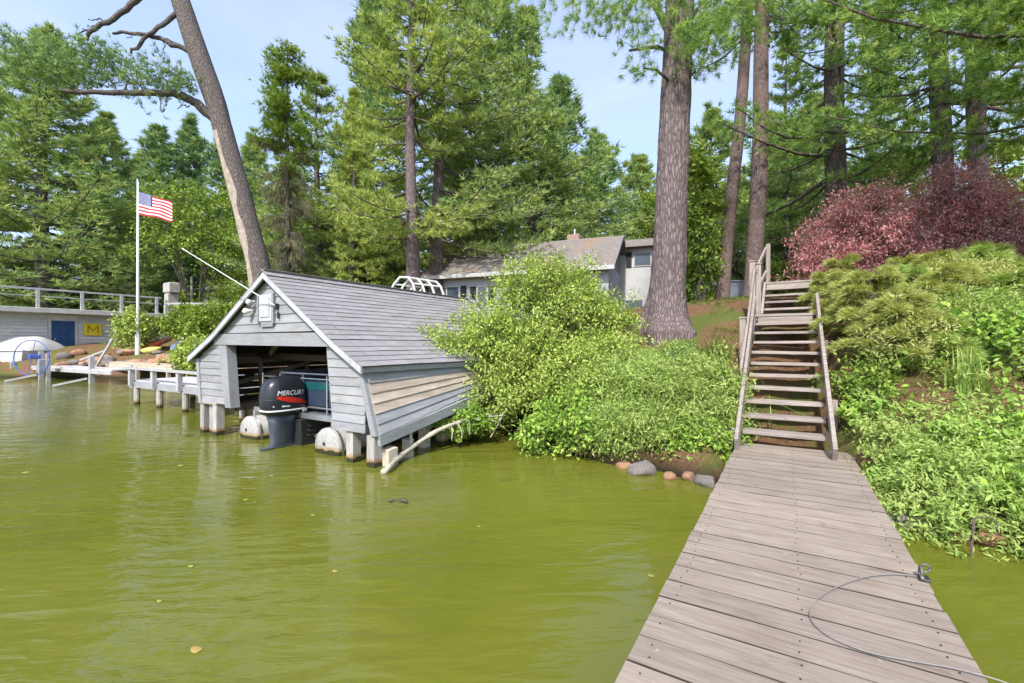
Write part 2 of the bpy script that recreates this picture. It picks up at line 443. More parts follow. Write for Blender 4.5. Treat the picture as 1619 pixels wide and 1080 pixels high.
simple('sign_ink', (.32, .26, .02), .6, .3, 0, .06, 5)
simple('wheel_blue', (.06, .12, .42), .5, .4, 0, .15, 5)
simple('orange', (.60, .13, .05), .45, .4, 0, .1, 4)
simple('lime', (.50, .48, .12), .45, .4, 0, .1, 4)
simple('canoe_blue', (.22, .38, .60), .4, .4, 0, .1, 4)
simple('red', (.6, .05, .03), .6, .3, 0, .15, 5)
simple('flag_red', (.52, .03, .05), .8, .2, 0, .06, 5)
simple('flag_white', (.72, .71, .72), .8, .2, 0, .04, 5)
simple('flag_blue', (.03, .06, .26), .8, .2, 0, .06, 5)
simple('house_wall', (.38, .40, .46), .8, .2, 0, .05, 3)
simple('house_gable', (.22, .22, .25), .8, .2, 0, .1, 3)
simple('house_white', (.48, .485, .49), .7, .3, 0, .05, 3)
simple('shutter', (.015, .016, .02), .6, .3)
simple('grey_wall', (.30, .34, .40), .8, .2, 0, .1, 3)
simple('cable', (.24, .225, .21), .6, .4, .2, .1, 20)
simple('nail', (.05, .045, .04), .6, .4, .5)
simple('brick_red', (.33, .24, .20), .9, .1, 0, .2, 12)
def glass():
    m, n, o = new_mat('glass')
    b = princ(n, o, (.055, .075, .095), .08, .6)
glass()
m, n, o = new_mat('house_roof')
t = n.nodes.new('ShaderNodeTexCoord').outputs['Object']
wv = n.nodes.new('ShaderNodeTexWave'); wv.bands_direction = 'Z'; wv.inputs['Scale'].default_value = 2.2; wv.inputs['Distortion'].default_value = .6; n.links.new(t, wv.inputs[0])
col = ramp(n, noise(n, 6, 6, .7, t), [(.15, .135, .125), (.22, .195, .18), (.29, .26, .24)])
col = mixc(n, ramp(n, noise(n, .45, 5, .62, t), [(0, 0, 0), (1, 1, 1)], .54, .64), col, (.27, .19, .13))
princ(n, o, mixc(n, mathn(n, 'MULTIPLY', wv.outputs['Fac'], .25), col, (.08, .07, .07)), .95, .1)
m, n, o = new_mat('rock')
t = n.nodes.new('ShaderNodeTexCoord').outputs['Object']; rnd = obj_rand(n)
col = mixc(n, ramp(n, rnd, [(0, 0, 0), (1, 1, 1)], .45, .6), ramp(n, noise(n, 9, 7, .7, t), [(.10, .09, .085), (.20, .18, .165), (.33, .30, .27)]), ramp(n, noise(n, 8, 7, .7, t), [(.20, .10, .06), (.40, .22, .13), (.50, .34, .22)]))
princ(n, o, col, .9, .25, bump=noise(n, 14, 7, .7, t), bstr=.7, bdist=.04)
wood('pontoon_metal', [(.26, .255, .245), (.36, .355, .345), (.44, .435, .42)], (3, 1, 3), 4, worn=(.28, .25, .20), wf=.62, rv=.1, rough=.5, tide=(.30, .20, .10))
barkmat('bark_pine', (.075, .055, .053), (.17, .135, .13), (.29, .235, .235), 1.0)
barkmat('bark_far', (.06, .048, .045), (.15, .122, .115), (.25, .21, .20), .8)
barkmat('bark_red', (.08, .06, .055), (.20, .145, .135), (.33, .25, .235), 1.4, warm=(.27, .18, .15))
barkmat('bark_dead', (.05, .042, .04), (.15, .125, .115), (.28, .24, .22), 1.2)
simple('bare_trunk', (.36, .30, .25), .85, .2, 0, .25, 5)
leafmat('pine_bright', [(.09, .15, .035), (.225, .32, .06), (.36, .44, .10), (.47, .51, .17)], .5)
leafmat('pine_mid', [(.075, .14, .045), (.17, .26, .07), (.29, .38, .10), (.42, .47, .14)], .5)
leafmat('pine_dark', [(.06, .12, .05), (.12, .21, .07), (.21, .31, .09), (.31, .39, .12)], .48)
leafmat('pine_near', [(.055, .12, .03), (.14, .25, .05), (.24, .36, .07), (.35, .44, .10)], .5)
leafmat('leaf_green', [(.075, .14, .03), (.17, .27, .05), (.28, .38, .075), (.38, .46, .12)], .5)
leafmat('leaf_yellow', [(.25, .37, .06), (.34, .46, .085), (.43, .54, .12), (.54, .61, .21)], .5, .2)
leafmat('leaf_fern', [(.22, .34, .085), (.32, .45, .12), (.42, .53, .16), (.52, .59, .23)], .5)
leafmat('leaf_cover', [(.15, .29, .045), (.23, .40, .06), (.33, .49, .08), (.44, .56, .12)], .5, .2)
leafmat('leaf_red', [(.43, .12, .145), (.58, .22, .245), (.68, .35, .36), (.76, .55, .53)], .45, .25)
leafmat('sapling', [(.28, .33, .09), (.40, .45, .13), (.50, .53, .20), (.59, .59, .29)], .5)
leafmat('dead_twig', [(.10, .085, .06), (.20, .18, .12), (.30, .28, .19), (.22, .24, .10)], .25)
leafmat('grass', [(.06, .10, .02), (.14, .2, .04), (.24, .29, .07), (.34, .33, .12)], .45)
leafmat('dry_grass', [(.16, .12, .06), (.28, .22, .12), (.40, .33, .20), (.46, .42, .30)], .4)
leafmat('lichen', [(.10, .13, .06), (.2, .24, .13), (.28, .30, .2), (.33, .33, .25)], .3)
simple('lime_leaf', (.26, .28, .06), .7, .2)
simple('tan_leaf', (.33, .24, .07), .7, .2)
# ================================================================== the jetty
ZD = .38
DL, DR = -.565, .655
dock = thing('jetty', 'weathered grey plank jetty running from the viewer to the wooden stairs', 'jetty', (0, 3.4, 0))
v = .15; k = 0; nails = MB()
while v < 6.60:
    w = .182 + random.uniform(-.004, .004)
    lo = DL + random.uniform(-.004, .004); hi = DR + random.uniform(-.005, .005)
    b = MB(); th = .038; zt = ZD + random.uniform(-.0008, .0008); tw = random.uniform(-.0015, .0015); sk = random.uniform(-.004, .004)
    nseg = 6; e = .0022
    sec = [(-w / 2 + e, 0), (-w / 2, -e), (-w / 2, -th), (w / 2, -th), (w / 2, -e), (w / 2 - e, 0)]
    vs = []
    for i in range(nseg + 1):
        t = i / nseg; x = lo + (hi - lo) * t; cup = .0008 * math.sin(t * 5 + k)
        wob = .002 * math.sin(t * 9 + k * 2.1)
        for (yy, zz) in sec: vs.append((x, v + w / 2 + yy + wob + sk * (t - .5), zt + zz + cup + tw * (yy / w)))
    m6 = len(sec); fs = [tuple(range(m6)), tuple(nseg * m6 + j for j in range(m6))[::-1]]
    for i in range(nseg):
        for j in range(m6): fs.append((i * m6 + j, (i + 1) * m6 + j, (i + 1) * m6 + (j + 1) % m6, i * m6 + (j + 1) % m6))
    b.add(vs, fs); b.m = [0, 0] + [0 if j == 5 else 1 for i in range(nseg) for j in range(m6)]; b.build('plank', ['dock_wood', 'dock_edge_shade'], dock, at_=((lo + hi) / 2, v + w / 2, zt))
    for x in (DL + .07, DL + .62, DR - .08):
        for yy in (.25, .75):
            if random.random() < .9:
                nails.lathe([(0.0001, .0045), (.0036, .0043), (.004, -.002)], (x + random.uniform(-.012, .012), v + w * yy + random.uniform(-.01, .01), ZD), 6)
    v += w + .0050 + random.uniform(-.0025, .0025); k += 1
tag(nails.build('nail_heads', 'nail', dock), kind='stuff')
for x in (DL + .06, (DL + DR) / 2, DR - .06):
    MB().beam((x, .15, ZD - .135), (x, 6.58, ZD - .135), .045, .17).build('stringer', 'stair_wood', dock)
for y in (1.2, 3.6, 5.6):
    MB().box(((DL + DR) / 2, y, ZD - .27), (DR - DL - .1, .09, .09)).build('crossbeam', 'stair_wood', dock)
    for x in (DL + .14, DR - .14):
        MB().tube([(x, y + .1, -1.4), (x, y + .1, ZD - .045)], .055, 10).build('pile', 'pile_wood', dock)
# cable and its fitting
def spline(pts, n=8):
    pts = [Vector(p) for p in pts]; o = []
    for i in range(len(pts) - 1):
        p0, p1, p2, p3 = pts[max(i - 1, 0)], pts[i], pts[i + 1], pts[min(i + 2, len(pts) - 1)]
        for j in range(n):
            t = j / n; o.append(.5 * ((2 * p1) + (p2 - p0) * t + (2 * p0 - 5 * p1 + 4 * p2 - p3) * t * t + (3 * p1 - p0 - 3 * p2 + p3) * t ** 3))
    o.append(pts[-1]); return o
cp = [on(px, py, ZD + .012) for px, py in ((1458, 912), (1420, 908), (1375, 911), (1330, 925), (1298, 943), (1281, 965), (1286, 985), (1315, 1008), (1370, 1030), (1430, 1043), (1500, 1055), (1550, 1067), (1592, 1080), (1640, 1100))]
cb = MB(); cb.tube(spline(cp), .0030, 6)
tag(cb.build('mooring_cable', 'cable', at_=cp[0], smooth=True), 'thin grey cable looped across the jetty planks', 'cable')
ft = thing('mooring_shackle', 'small galvanized shackle standing at the right edge of the jetty', 'shackle', on(1461, 916, ZD + .004))
p = org(ft)
b = MB(); b.box(p + Vector((0, 0, .006)), (.05, .07, .012), ch=.003); b.build('base_plate', 'dark_metal', ft)
arc = [p + Vector((-.014 + .0, .028 * math.cos(a), .03 + .038 * math.sin(a))) for a in np.linspace(-.9, math.pi + .9, 14)]
MB().tube(arc, .0065, 8).build('bow', 'worn_steel', ft, smooth=True)
arc = [p + Vector((.02 * math.cos(a) + .006, .012, .058 + .022 * math.sin(a))) for a in np.linspace(0, 2 * math.pi, 14)]
MB().tube(arc, .0055, 8).build('link', 'worn_steel', ft, smooth=True)
MB().tube([p + Vector((-.014, -.042, .022)), p + Vector((-.014, .042, .022))], .0075, 8).build('pin', 'metal', ft)

# ================================================================== the stairs
st = thing('wooden_staircase', 'steep open-riser wooden staircase climbing the bank from the jetty', 'staircase', (0, 6.3, ZD))
RI, RU, V0 = .17, .30, 6.35
def tread(x0, x1, v, z, d, t=.045, mat='stair_wood'):
    b = MB(); b.box((0, 0, 0), (x1 - x0, d, t), ch=.005)
    o = b.build('tread', mat, None, at_=(0, 0, 0)); o.parent = st
    o.location = Vector(((x0 + x1) / 2 + random.uniform(-.006, .006), v + d / 2, z - t / 2)) - org(st)
    o.rotation_euler = (random.uniform(-.008, .008), random.uniform(-.010, .010), random.uniform(-.006, .006))
SL, SR = -.50, .425
for k in range(1, 11): tread(SL, SR, V0 + RU * k, ZD + RI * k, .265)
lz = ZD + RI * 11; lv = V0 + RU * 11
for j in range(5): tread(SL - .02, SR + .02, lv + j * .178, lz, .17)
MB().box(((SL + SR) / 2, lv + .03, lz - .125), (SR - SL - .06, .04, .15)).build('riser_board', 'stair_wood', st)
UL, UR = SL + .10, SR + .02
uv0 = lv + .86
for k in range(1, 5): tread(UL, UR, uv0 + (k - 1) * .31, lz + RI * k, .27)
tz = lz + RI * 5; tv = uv0 + 4 * .31
for j in range(5): tread(UL - .03, UR + .03, tv + j * .178, tz, .17)
MB().box(((UL + UR) / 2, tv + .03, tz - .125), (UR - UL, .04, .15)).build('riser_board', 'stair_wood', st)
dv = Vector((0, RU, RI)).normalized()
for x in (SL - .032, SR + .032):
    a = Vector((x, 6.16, ZD + .06)); bb = Vector((x, lv + .2, ZD + .06 + (lv + .2 - 6.16) * RI / RU))
    MB().beam(a, bb, .045, .20, ch=.004).build('stringer', 'stair_wood', st)
for x in (UL - .035, UR + .035):
    a = Vector((x, uv0 - .12, lz - .02)); bb = Vector((x, tv + .1, lz - .02 + (tv + .1 - uv0 + .12) * .17 / .31))
    MB().beam(a, bb, .045, .20, ch=.004).build('stringer', 'stair_wood', st)
# posts and the handrail on the left
def stair_post(x, y, z0, z1, w=.09, cap=True):
    b = MB(); b.box((0, 0, 0), (w, w, z1 - z0), ch=.006)
    o = b.build('post', 'post_wood', None, at_=(0, 0, 0)); o.parent = st; o.location = Vector((x, y, (z0 + z1) / 2)) - org(st)
    if cap:
        c = MB(); c.box((x, y, z1 + .012), (w + .03, w + .03, .03), ch=.006); c.build('post_cap', 'post_wood', st)
stair_post(-.655, 8.72, g1(-.65, 8.7) - .2, 2.13)
stair_post(-.60, 10.35, g1(-.6, 10.35) - .2, 3.36, .10)
stair_post(-.505, 10.62, g1(-.5, 10.6) - .2, 3.34, .09)
stair_post(-.39, 12.45, g1(-.4, 12.4) - .2, 4.10, .09, False)
for (x, y, zt) in ((SR + .10, 7.3, .95), (SR + .10, 8.9, 1.75), (SR + .11, 10.3, 2.55), (SR + .12, 11.9, 3.25), (SL - .10, 6.75, .55)):
    stair_post(x, y, g1(x, y) - .2, zt, .085, False)
rail = [Vector((-.585, 7.42, 1.26)), Vector((-.585, 8.75, 1.98)), Vector((-.565, 10.34, 3.16))]
for a, b_ in zip(rail[:-1], rail[1:]):
    MB().beam(a, b_, .04, .10, ch=.005).build('handrail', 'stair_wood', st)
MB().beam((-.555, 10.52, 3.20), (-.43, 12.5, 4.02), .04, .09, ch=.005).build('handrail', 'stair_wood', st)
MB().beam((-.60, 10.38, 2.62), (-.43, 12.5, 3.45), .04, .09, ch=.005).build('handrail', 'stair_wood', st)

# ================================================================== the boathouse
bh = thing('boathouse', 'leaning grey clapboard boathouse on piles with an open front and shingle roof', 'boathouse', (-7.25, 4.25, 0))
BV, BB = 4.25, 9.7
RIDGE = (-7.27, 2.86)
PROF = [(-9.85, 1.44), (-8.90, 1.885), RIDGE, (-5.56, 1.745), (-4.92, 1.385)]   # roof line: eave, kink, ridge, kink, eave
def roof_z(u): return float(np.interp(u, [p[0] for p in PROF], [p[1] for p in PROF]))
def uLf(z): return -9.72 + (1.45 - z) * .12
def uRf(z): return -5.03 + (1.40 - z) * .32
def jL(z): return -8.59 + (1.74 - z) * .13
def jR(z): return -5.80 + (1.65 - z) * .13
def front_board(z0, z1, f0, f1, nm='siding_board', mat='grey_front', lap=.016):
    """clapboard between two side lines; its foot stands proud of the board below"""
    a0, a1, b0, b1 = f0(z0), f1(z0), f0(z1), f1(z1)
    if a1 - a0 < .03: return
    if b1 - b0 < .01: b0 = b1 = (b0 + b1) / 2
    y = BV; e = .008; lz_ = random.uniform(-.004, .004)
    pts = [(a0, y - lap - e, z0 + lz_), (a1, y - lap - e, z0 + random.uniform(-.004, .004)), (a1, y + .004, z0), (a0, y + .004, z0),
           (b0, y - e, z1 + .01), (b1, y - e, z1 + .01), (b1, y + .004, z1 + .01), (b0, y + .004, z1 + .01)]
    b = MB(); b.hexa(pts); b.build(nm, mat, bh, at_=((a0 + a1) / 2, y, z0))
def under_l(z):   # where the roof's underside meets height z, left and right
    zz = z + .07
    return float(np.interp(zz, [PROF[0][1], PROF[1][1], PROF[2][1]], [PROF[0][0], PROF[1][0], PROF[2][0]]))
def under_r(z):
    zz = z + .07
    return float(np.interp(zz, [PROF[4][1], PROF[3][1], PROF[2][1]], [PROF[4][0], PROF[3][0], PROF[2][0]]))
bw = .128; z = .60
while z < 1.86:
    z1 = min(z + bw, 1.86)
    front_board(z, z1, lambda q: max(uLf(q), under_l(q)) + .06, lambda q: jL(q) - .17); z += bw
z = .455
while z < 1.80:
    z1 = min(z + bw, 1.80)
    front_board(z, z1, jR, lambda q: min(uRf(q), under_r(q)) - .05); z += bw
z = 1.885
while z < 2.72:
    z1 = min(z + .145, 2.74)
    front_board(z, z1, under_l, under_r); z += .145
# trim: header, jamb, corner boards, foot boards
b = MB(); b.hexa([(-9.0, BV - .06, 1.68), (-5.62, BV - .06, 1.65), (-5.62, BV - .005, 1.65), (-9.0, BV - .005, 1.68), (-8.98, BV - .06, 1.875), (-5.68, BV - .06, 1.86), (-5.68, BV - .005, 1.86), (-8.98, BV - .005, 1.875)]); b.build('header_beam', 'grey_paint', bh)
b = MB(); b.hexa([(jL(.55) - .19, BV - .045, .55), (jL(.55), BV - .045, .55), (jL(.55), BV + .12, .55), (jL(.55) - .19, BV + .12, .55), (jL(1.68) - .30, BV - .045, 1.676), (jL(1.68), BV - .045, 1.674), (jL(1.68), BV + .12, 1.674), (jL(1.68) - .30, BV + .12, 1.676)]); b.build('jamb_board', 'grey_paint', bh)
b = MB(); b.hexa([(jR(.5) - .02, BV - .006, .47), (jR(.5) + .02, BV - .006, .47), (jR(.5) + .02, BV + .12, .47), (jR(.5) - .02, BV + .12, .47), (jR(1.65) - .02, BV - .006, 1.645), (jR(1.65) + .02, BV - .006, 1.645), (jR(1.65) + .02, BV + .12, 1.645), (jR(1.65) - .02, BV + .12, 1.645)]); b.build('jamb_board', 'grey_paint', bh)
def corner(f, s, z0, z1):
    b = MB(); w = .10
    x0, x1 = f(z0), f(z1)
    b.hexa([(x0 - w * (s > 0), BV - .042, z0), (x0 + w * (s < 0), BV - .042, z0), (x0 + w * (s < 0), BV + .1, z0), (x0 - w * (s > 0), BV + .1, z0),
            (x1 - w * (s > 0), BV - .042, z1), (x1 + w * (s < 0), BV - .042, z1), (x1 + w * (s < 0), BV + .1, z1), (x1 - w * (s > 0), BV + .1, z1)])
    b.build('corner_board', 'grey_paint', bh)
corner(uRf, 1, .44, 1.36); corner(uLf, -1, .57, 1.42)
# right side wall: plates and boards whose foot climbs towards the land
SB0, SB1 = .45, 1.32
def side_foot(v): return SB0 + (v - BV) * .155
def side_board(v0, v1, t0, t1, mat, proud=.012, nm='siding_board'):
    def pt(v, t, dx):
        zb = side_foot(v); z = SB1 + (zb - SB1) * t
        return (uRf(z) + dx, v, z)
    b = MB(); b.hexa([pt(v0, t1, .002 - .02), pt(v0, t1, .014 + proud), pt(v1, t1, .014 + proud), pt(v1, t1, .002 - .02), pt(v0, t0 - .004, -.018), pt(v0, t0 - .004, .006), pt(v1, t0 - .004, .006), pt(v1, t0 - .004, -.018)])
    o = b.build(nm, mat, bh, at_=(uRf(1), (v0 + v1) / 2, 1))
rows = [(0, .20, 'grey_paint_side'), (.20, .36, 'bare_wood'), (.36, .52, 'bare_wood'), (.52, .68, 'bare_wood'), (.68, .84, 'grey_paint_side'), (.84, 1.0, 'grey_paint_side')]
for r, (t0, t1, mt) in enumerate(rows):
    cuts = [BV + .02, BV + (1.9 if r % 2 else 2.9) + random.uniform(-.3, .3), BV + 4.2 + random.uniform(-.3, .3), BB]
    for a, c in zip(cuts[:-1], cuts[1:]): side_board(a + .003, c - .003, t0, t1, mt if a < BV + 2.5 or r not in (1, 2, 3) else random.choice(['bare_wood', 'grey_paint_side']))
def sill(v): return side_foot(v)
b = MB(); p0 = (uRf(.42) - .02, BV + .02, sill(BV) - .08); p1 = (uRf(.5) - .02, BB, sill(BB) - .10); b.beam(p0, p1, .06, .15); b.build('sill_beam', 'grey_paint_side', bh)
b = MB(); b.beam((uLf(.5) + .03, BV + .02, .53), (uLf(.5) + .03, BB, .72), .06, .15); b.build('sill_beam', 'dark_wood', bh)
# left wall (its dark inside shows through the opening): boards with gaps, studs, rails
for i in range(6):
    z0 = .66 + i * .135
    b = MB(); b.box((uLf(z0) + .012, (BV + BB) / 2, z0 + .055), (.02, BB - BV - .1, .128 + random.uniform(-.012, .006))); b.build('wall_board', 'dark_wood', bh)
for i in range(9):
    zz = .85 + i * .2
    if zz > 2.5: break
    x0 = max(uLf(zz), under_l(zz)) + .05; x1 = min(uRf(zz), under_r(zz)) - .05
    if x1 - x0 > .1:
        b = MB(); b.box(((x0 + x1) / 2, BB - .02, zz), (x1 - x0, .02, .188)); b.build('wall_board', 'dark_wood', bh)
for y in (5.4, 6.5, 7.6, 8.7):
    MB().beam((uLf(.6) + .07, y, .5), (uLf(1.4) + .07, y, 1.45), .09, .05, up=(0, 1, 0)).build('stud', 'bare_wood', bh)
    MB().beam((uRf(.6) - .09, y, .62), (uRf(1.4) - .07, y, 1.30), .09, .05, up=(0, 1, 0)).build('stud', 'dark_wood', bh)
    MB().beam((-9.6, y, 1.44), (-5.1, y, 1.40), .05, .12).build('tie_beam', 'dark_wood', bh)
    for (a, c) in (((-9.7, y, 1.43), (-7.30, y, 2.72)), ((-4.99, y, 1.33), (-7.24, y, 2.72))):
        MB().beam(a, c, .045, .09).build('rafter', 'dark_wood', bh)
MB().beam((-9.60, BV + .1, 1.36), (-9.60, BB - .05, 1.40), .07, .14).build('wall_plate', 'bare_wood', bh)
MB().beam((-9.58, BV + .2, .80), (-9.58, 6.6, 1.28), .03, .09).build('diagonal_brace', 'bare_wood', bh)
MB().beam((-9.58, 6.6, .9), (-9.58, 8.9, 1.3), .03, .09).build('diagonal_brace', 'bare_wood', bh)
MB().beam((-9.0, BV + 1.0, 1.5), (-8.0, BV + 1.0, 2.2), .04, .09).build('diagonal_brace', 'bare_wood', bh)
# walkway inside on the left
for j in range(3):
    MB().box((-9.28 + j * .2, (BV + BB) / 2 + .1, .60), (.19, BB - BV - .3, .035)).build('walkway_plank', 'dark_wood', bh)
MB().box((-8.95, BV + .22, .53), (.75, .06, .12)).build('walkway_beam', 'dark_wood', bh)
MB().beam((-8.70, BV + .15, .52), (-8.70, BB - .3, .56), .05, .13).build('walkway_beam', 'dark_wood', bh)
# roof: decks, shingle strips, rake boards, fascia
OV = BV - .12
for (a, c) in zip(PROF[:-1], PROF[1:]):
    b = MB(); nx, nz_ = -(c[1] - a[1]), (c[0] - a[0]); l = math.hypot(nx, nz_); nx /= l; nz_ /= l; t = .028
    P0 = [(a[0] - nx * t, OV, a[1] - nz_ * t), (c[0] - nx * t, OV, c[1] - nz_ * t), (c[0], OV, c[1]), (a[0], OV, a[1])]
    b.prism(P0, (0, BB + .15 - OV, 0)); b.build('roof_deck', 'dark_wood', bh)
def strip_mesh(n_tab, L_, W_=.20):
    """one asphalt strip: x along the course, y up the slope; three tabs with cut slots"""
    b = MB(); tw = L_ / n_tab
    b.box((L_ / 2, W_ * .80, .0035), (L_ - .004, W_ * .40, .004))
    for i in range(n_tab):
        x0 = i * tw + .005; x1 = (i + 1) * tw - .005; dz = random.uniform(-.001, .004); dl = random.uniform(-.006, .006)
        b.hexa([(x0, dl, .004 + dz), (x1, dl + random.uniform(-.004, .004), .004 + dz), (x1, W_ * .6, .001), (x0, W_ * .6, .001), (x0, dl, .010 + dz), (x1, dl, .011 + dz), (x1, W_ * .6, .005), (x0, W_ * .6, .005)])
    me = bpy.data.meshes.new('shingle_strip'); me.from_pydata([tuple(p) for p in b.v], [], b.f); me.materials.append(MATS['shingle']); me.update(); return me
STR = [strip_mesh(3, .915) for _ in range(5)]; STS = [strip_mesh(2, .61) for _ in range(3)]; STO = [strip_mesh(1, .305) for _ in range(3)]
def lay_slope(a, c, start_off):
    """a lower end, c upper end (u,z) of one roof plane"""
    A = Vector((a[0], 0, a[1])); Cc = Vector((c[0], 0, c[1])); up = (Cc - A); Ls = up.length; up.normalize()
    xa = Vector((0, 1, 0)) if a[0] > c[0] else Vector((0, -1, 0))
    nrm = xa.cross(up)
    course = .137; nrow = int(Ls / course + .5)
    for r in range(nrow):
        s = r * course - (.02 if start_off else 0)
        y = OV - .02; end = BB + .17; first = True; hid = 0
        seq = []; rem = end - y; off = r % 3
        if off == 1: seq.append((STO, .305))
        elif off == 2: seq.append((STS, .61))
        tot = sum(q[1] for q in seq)
        while tot + .915 <= rem + .02: seq.append((STR, .915)); tot += .915
        if tot + .61 <= rem + .02: seq.append((STS, .61)); tot += .61
        elif tot + .305 <= rem + .02: seq.append((STO, .305)); tot += .305
        pos = y
        for (lst, ln) in seq:
            start = pos if xa.y > 0 else pos + ln
            Mx = Matrix((xa, up, nrm)).transposed().to_4x4()
            tilt = Matrix.Rotation(-.022, 4, 'X')
            o = bpy.data.objects.new('shingle_strip', random.choice(lst)); COL.objects.link(o); o.parent = bh
            loc = A + up * s + Vector((0, start, 0)) + nrm * (.006 + random.uniform(0, .002))
            o.matrix_local = Matrix.Translation(loc - org(bh)) @ Mx @ tilt
            pos += ln
lay_slope(PROF[4], PROF[3], True); lay_slope(PROF[3], PROF[2], False)
lay_slope(PROF[0], PROF[1], True); lay_slope(PROF[1], PROF[2], False)
y = OV - .03
while y < BB + .1:
    b = MB()
    for s in (-1, 1):
        q = Vector((RIDGE[0], 0, RIDGE[1] + .03)); e = Vector((RIDGE[0] + s * .14, 0, RIDGE[1] - .062))
        b.hexa([(q.x, y, q.z), (e.x, y, e.z), (e.x, y + .30, e.z), (q.x, y + .30, q.z), (q.x, y, q.z + .012), (e.x, y, e.z + .012), (e.x, y + .30, e.z + .006), (q.x, y + .30, q.z + .006)])
    b.build('ridge_cap', 'shingle', bh, at_=(RIDGE[0], y, RIDGE[1])); y += .28
def rake(pts, nm='rake_board'):
    for a, c in zip(pts[:-1], pts[1:]):
        b = MB(); h = .10
        b.hexa([(a[0], OV - .012, a[1] - h), (c[0], OV - .012, c[1] - h), (c[0], OV + .022, c[1] - h), (a[0], OV + .022, a[1] - h),
                (a[0], OV - .012, a[1] - .002), (c[0], OV - .012, c[1] - .002), (c[0], OV + .022, c[1] - .002), (a[0], OV + .022, a[1] - .002)])
        b.build(nm, 'trim_white', bh)
rake(PROF[0:3]); rake(PROF[2:5])
MB().beam((PROF[4][0] - .02, OV + .03, PROF[4][1] - .055), (PROF[4][0] - .02, BB + .1, PROF[4][1] - .055), .022, .075).build('fascia', 'grey_paint_side', bh)
MB().beam((PROF[0][0] + .02, OV + .03, PROF[0][1] - .055), (PROF[0][0] + .02, BB + .1, PROF[0][1] - .055), .022, .075).build('fascia', 'trim_white', bh)
# gable hatch, flood lamps, bracket, sloping pole
def fbox(u, z, w, h, d=.03, mat='trim_white', nm='hatch', y=BV - .03):
    b = MB(); b.box((u, y - d / 2, z), (w, d, h), ch=.004); return b.build(nm, mat, bh)
hq = fbox(-7.33, 2.285, .36, .44, .028, 'trim_white', 'gable_hatch')
b = MB(); b.box((-7.33, BV - .064, 2.30), (.25, .012, .33), ch=.003); b.build('panel', 'trim_white', hq)
fbox(-7.30, 2.015, .34, .085, .02, 'grey_paint', 'hatch_sill')
fbox(-7.545, 2.27, .035, .5, .032, 'grey_paint', 'hatch_trim'); fbox(-7.115, 2.27, .035, .5, .032, 'grey_paint', 'hatch_trim')
fbox(-6.98, 2.15, .025, .10, .03, 'dark_metal', 'junction_box')
for (u, z, dx) in ((-7.66, 2.41, -.04), (-7.69, 2.26, -.10)):
    b = MB(); a = Vector((u, BV - .04, z)); t = a + Vector((dx, -.10, -.02))
    b.tube([a, a.lerp(t, .5)], .018, 8); b.tube([a.lerp(t, .4), a.lerp(t, .6), t, t + Vector((dx, -.10, -.02)) * .25], [.028, .038, .058, .02], 12); b.build('flood_lamp', 'white_plastic', bh, smooth=True)
pe = Vector((*at(288, 7.3), hz(393, 7.3))); pb = Vector((-7.02, BV - .06, 2.30))
b = MB(); b.tube([pb, pe], [.009, .006], 8); b.build('sloping_pole', 'white_plastic', bh)
MB().tube([pe.lerp(pb, .03), pe], .013, 10).build('pole_tip', 'white_plastic', bh)
MB().box(pb + Vector((0, .01, 0)), (.05, .05, .09), ch=.006).build('pole_bracket', 'dark_metal', bh)
# piles
def pile(u, v, z1, w=.15, rz=0, lean=(0, 0), mat='pile_wood', nm='pile', z0=-1.2):
    b = MB(); n = 6
    for i in range(1): b.hexa([(-w / 2 + lean[0] * z0, -w / 2 + lean[1] * z0, z0), (w / 2 + lean[0] * z0, -w / 2 + lean[1] * z0, z0), (w / 2 + lean[0] * z0, w / 2 + lean[1] * z0, z0), (-w / 2 + lean[0] * z0, w / 2 + lean[1] * z0, z0),
                              (-w / 2 + lean[0] * z1, -w / 2 + lean[1] * z1, z1), (w / 2 + lean[0] * z1, -w / 2 + lean[1] * z1, z1), (w / 2 + lean[0] * z1, w / 2 + lean[1] * z1, z1), (-w / 2 + lean[0] * z1, w / 2 + lean[1] * z1, z1)])
    o = b.build(nm, mat, None, at_=(0, 0, 0)); o.parent = bh; o.location = Vector((u, v, 0)) - org(bh); o.rotation_euler[2] = rz
pile(-4.86, BV + .06, .43, .15); pile(-5.32, BV + .08, .45, .14)
for u in (-9.53, -9.28, -9.03): pile(u, BV + .06 + random.uniform(-.02, .04), .565, .14)
MB().box((-9.28, BV + .05, .585), (.66, .18, .03)).build('pile_cap', 'bare_wood', bh)
pile(-4.98, 5.9, .62, .17, 0, (.0, .18)); pile(-5.1, 6.6, .8, .15); pile(-5.0, 8.3, 1.0, .15); pile(-8.9, 5.6, .5, .10, 0, (.05, 0)); pile(-8.72, 5.75, .5, .12)
for y in (6.3, 8.3): pile(-9.4, y, .55, .15)
MB().tube([(-4.80, 4.95, -.6), (-4.80, 4.95, .50)], .022, 8).build('pipe_prop', 'dull_metal', bh)
MB().tube([(-8.98, 4.95, -.6), (-8.90, 4.95, .52)], .02, 8).build('pipe_prop', 'dull_metal', bh)

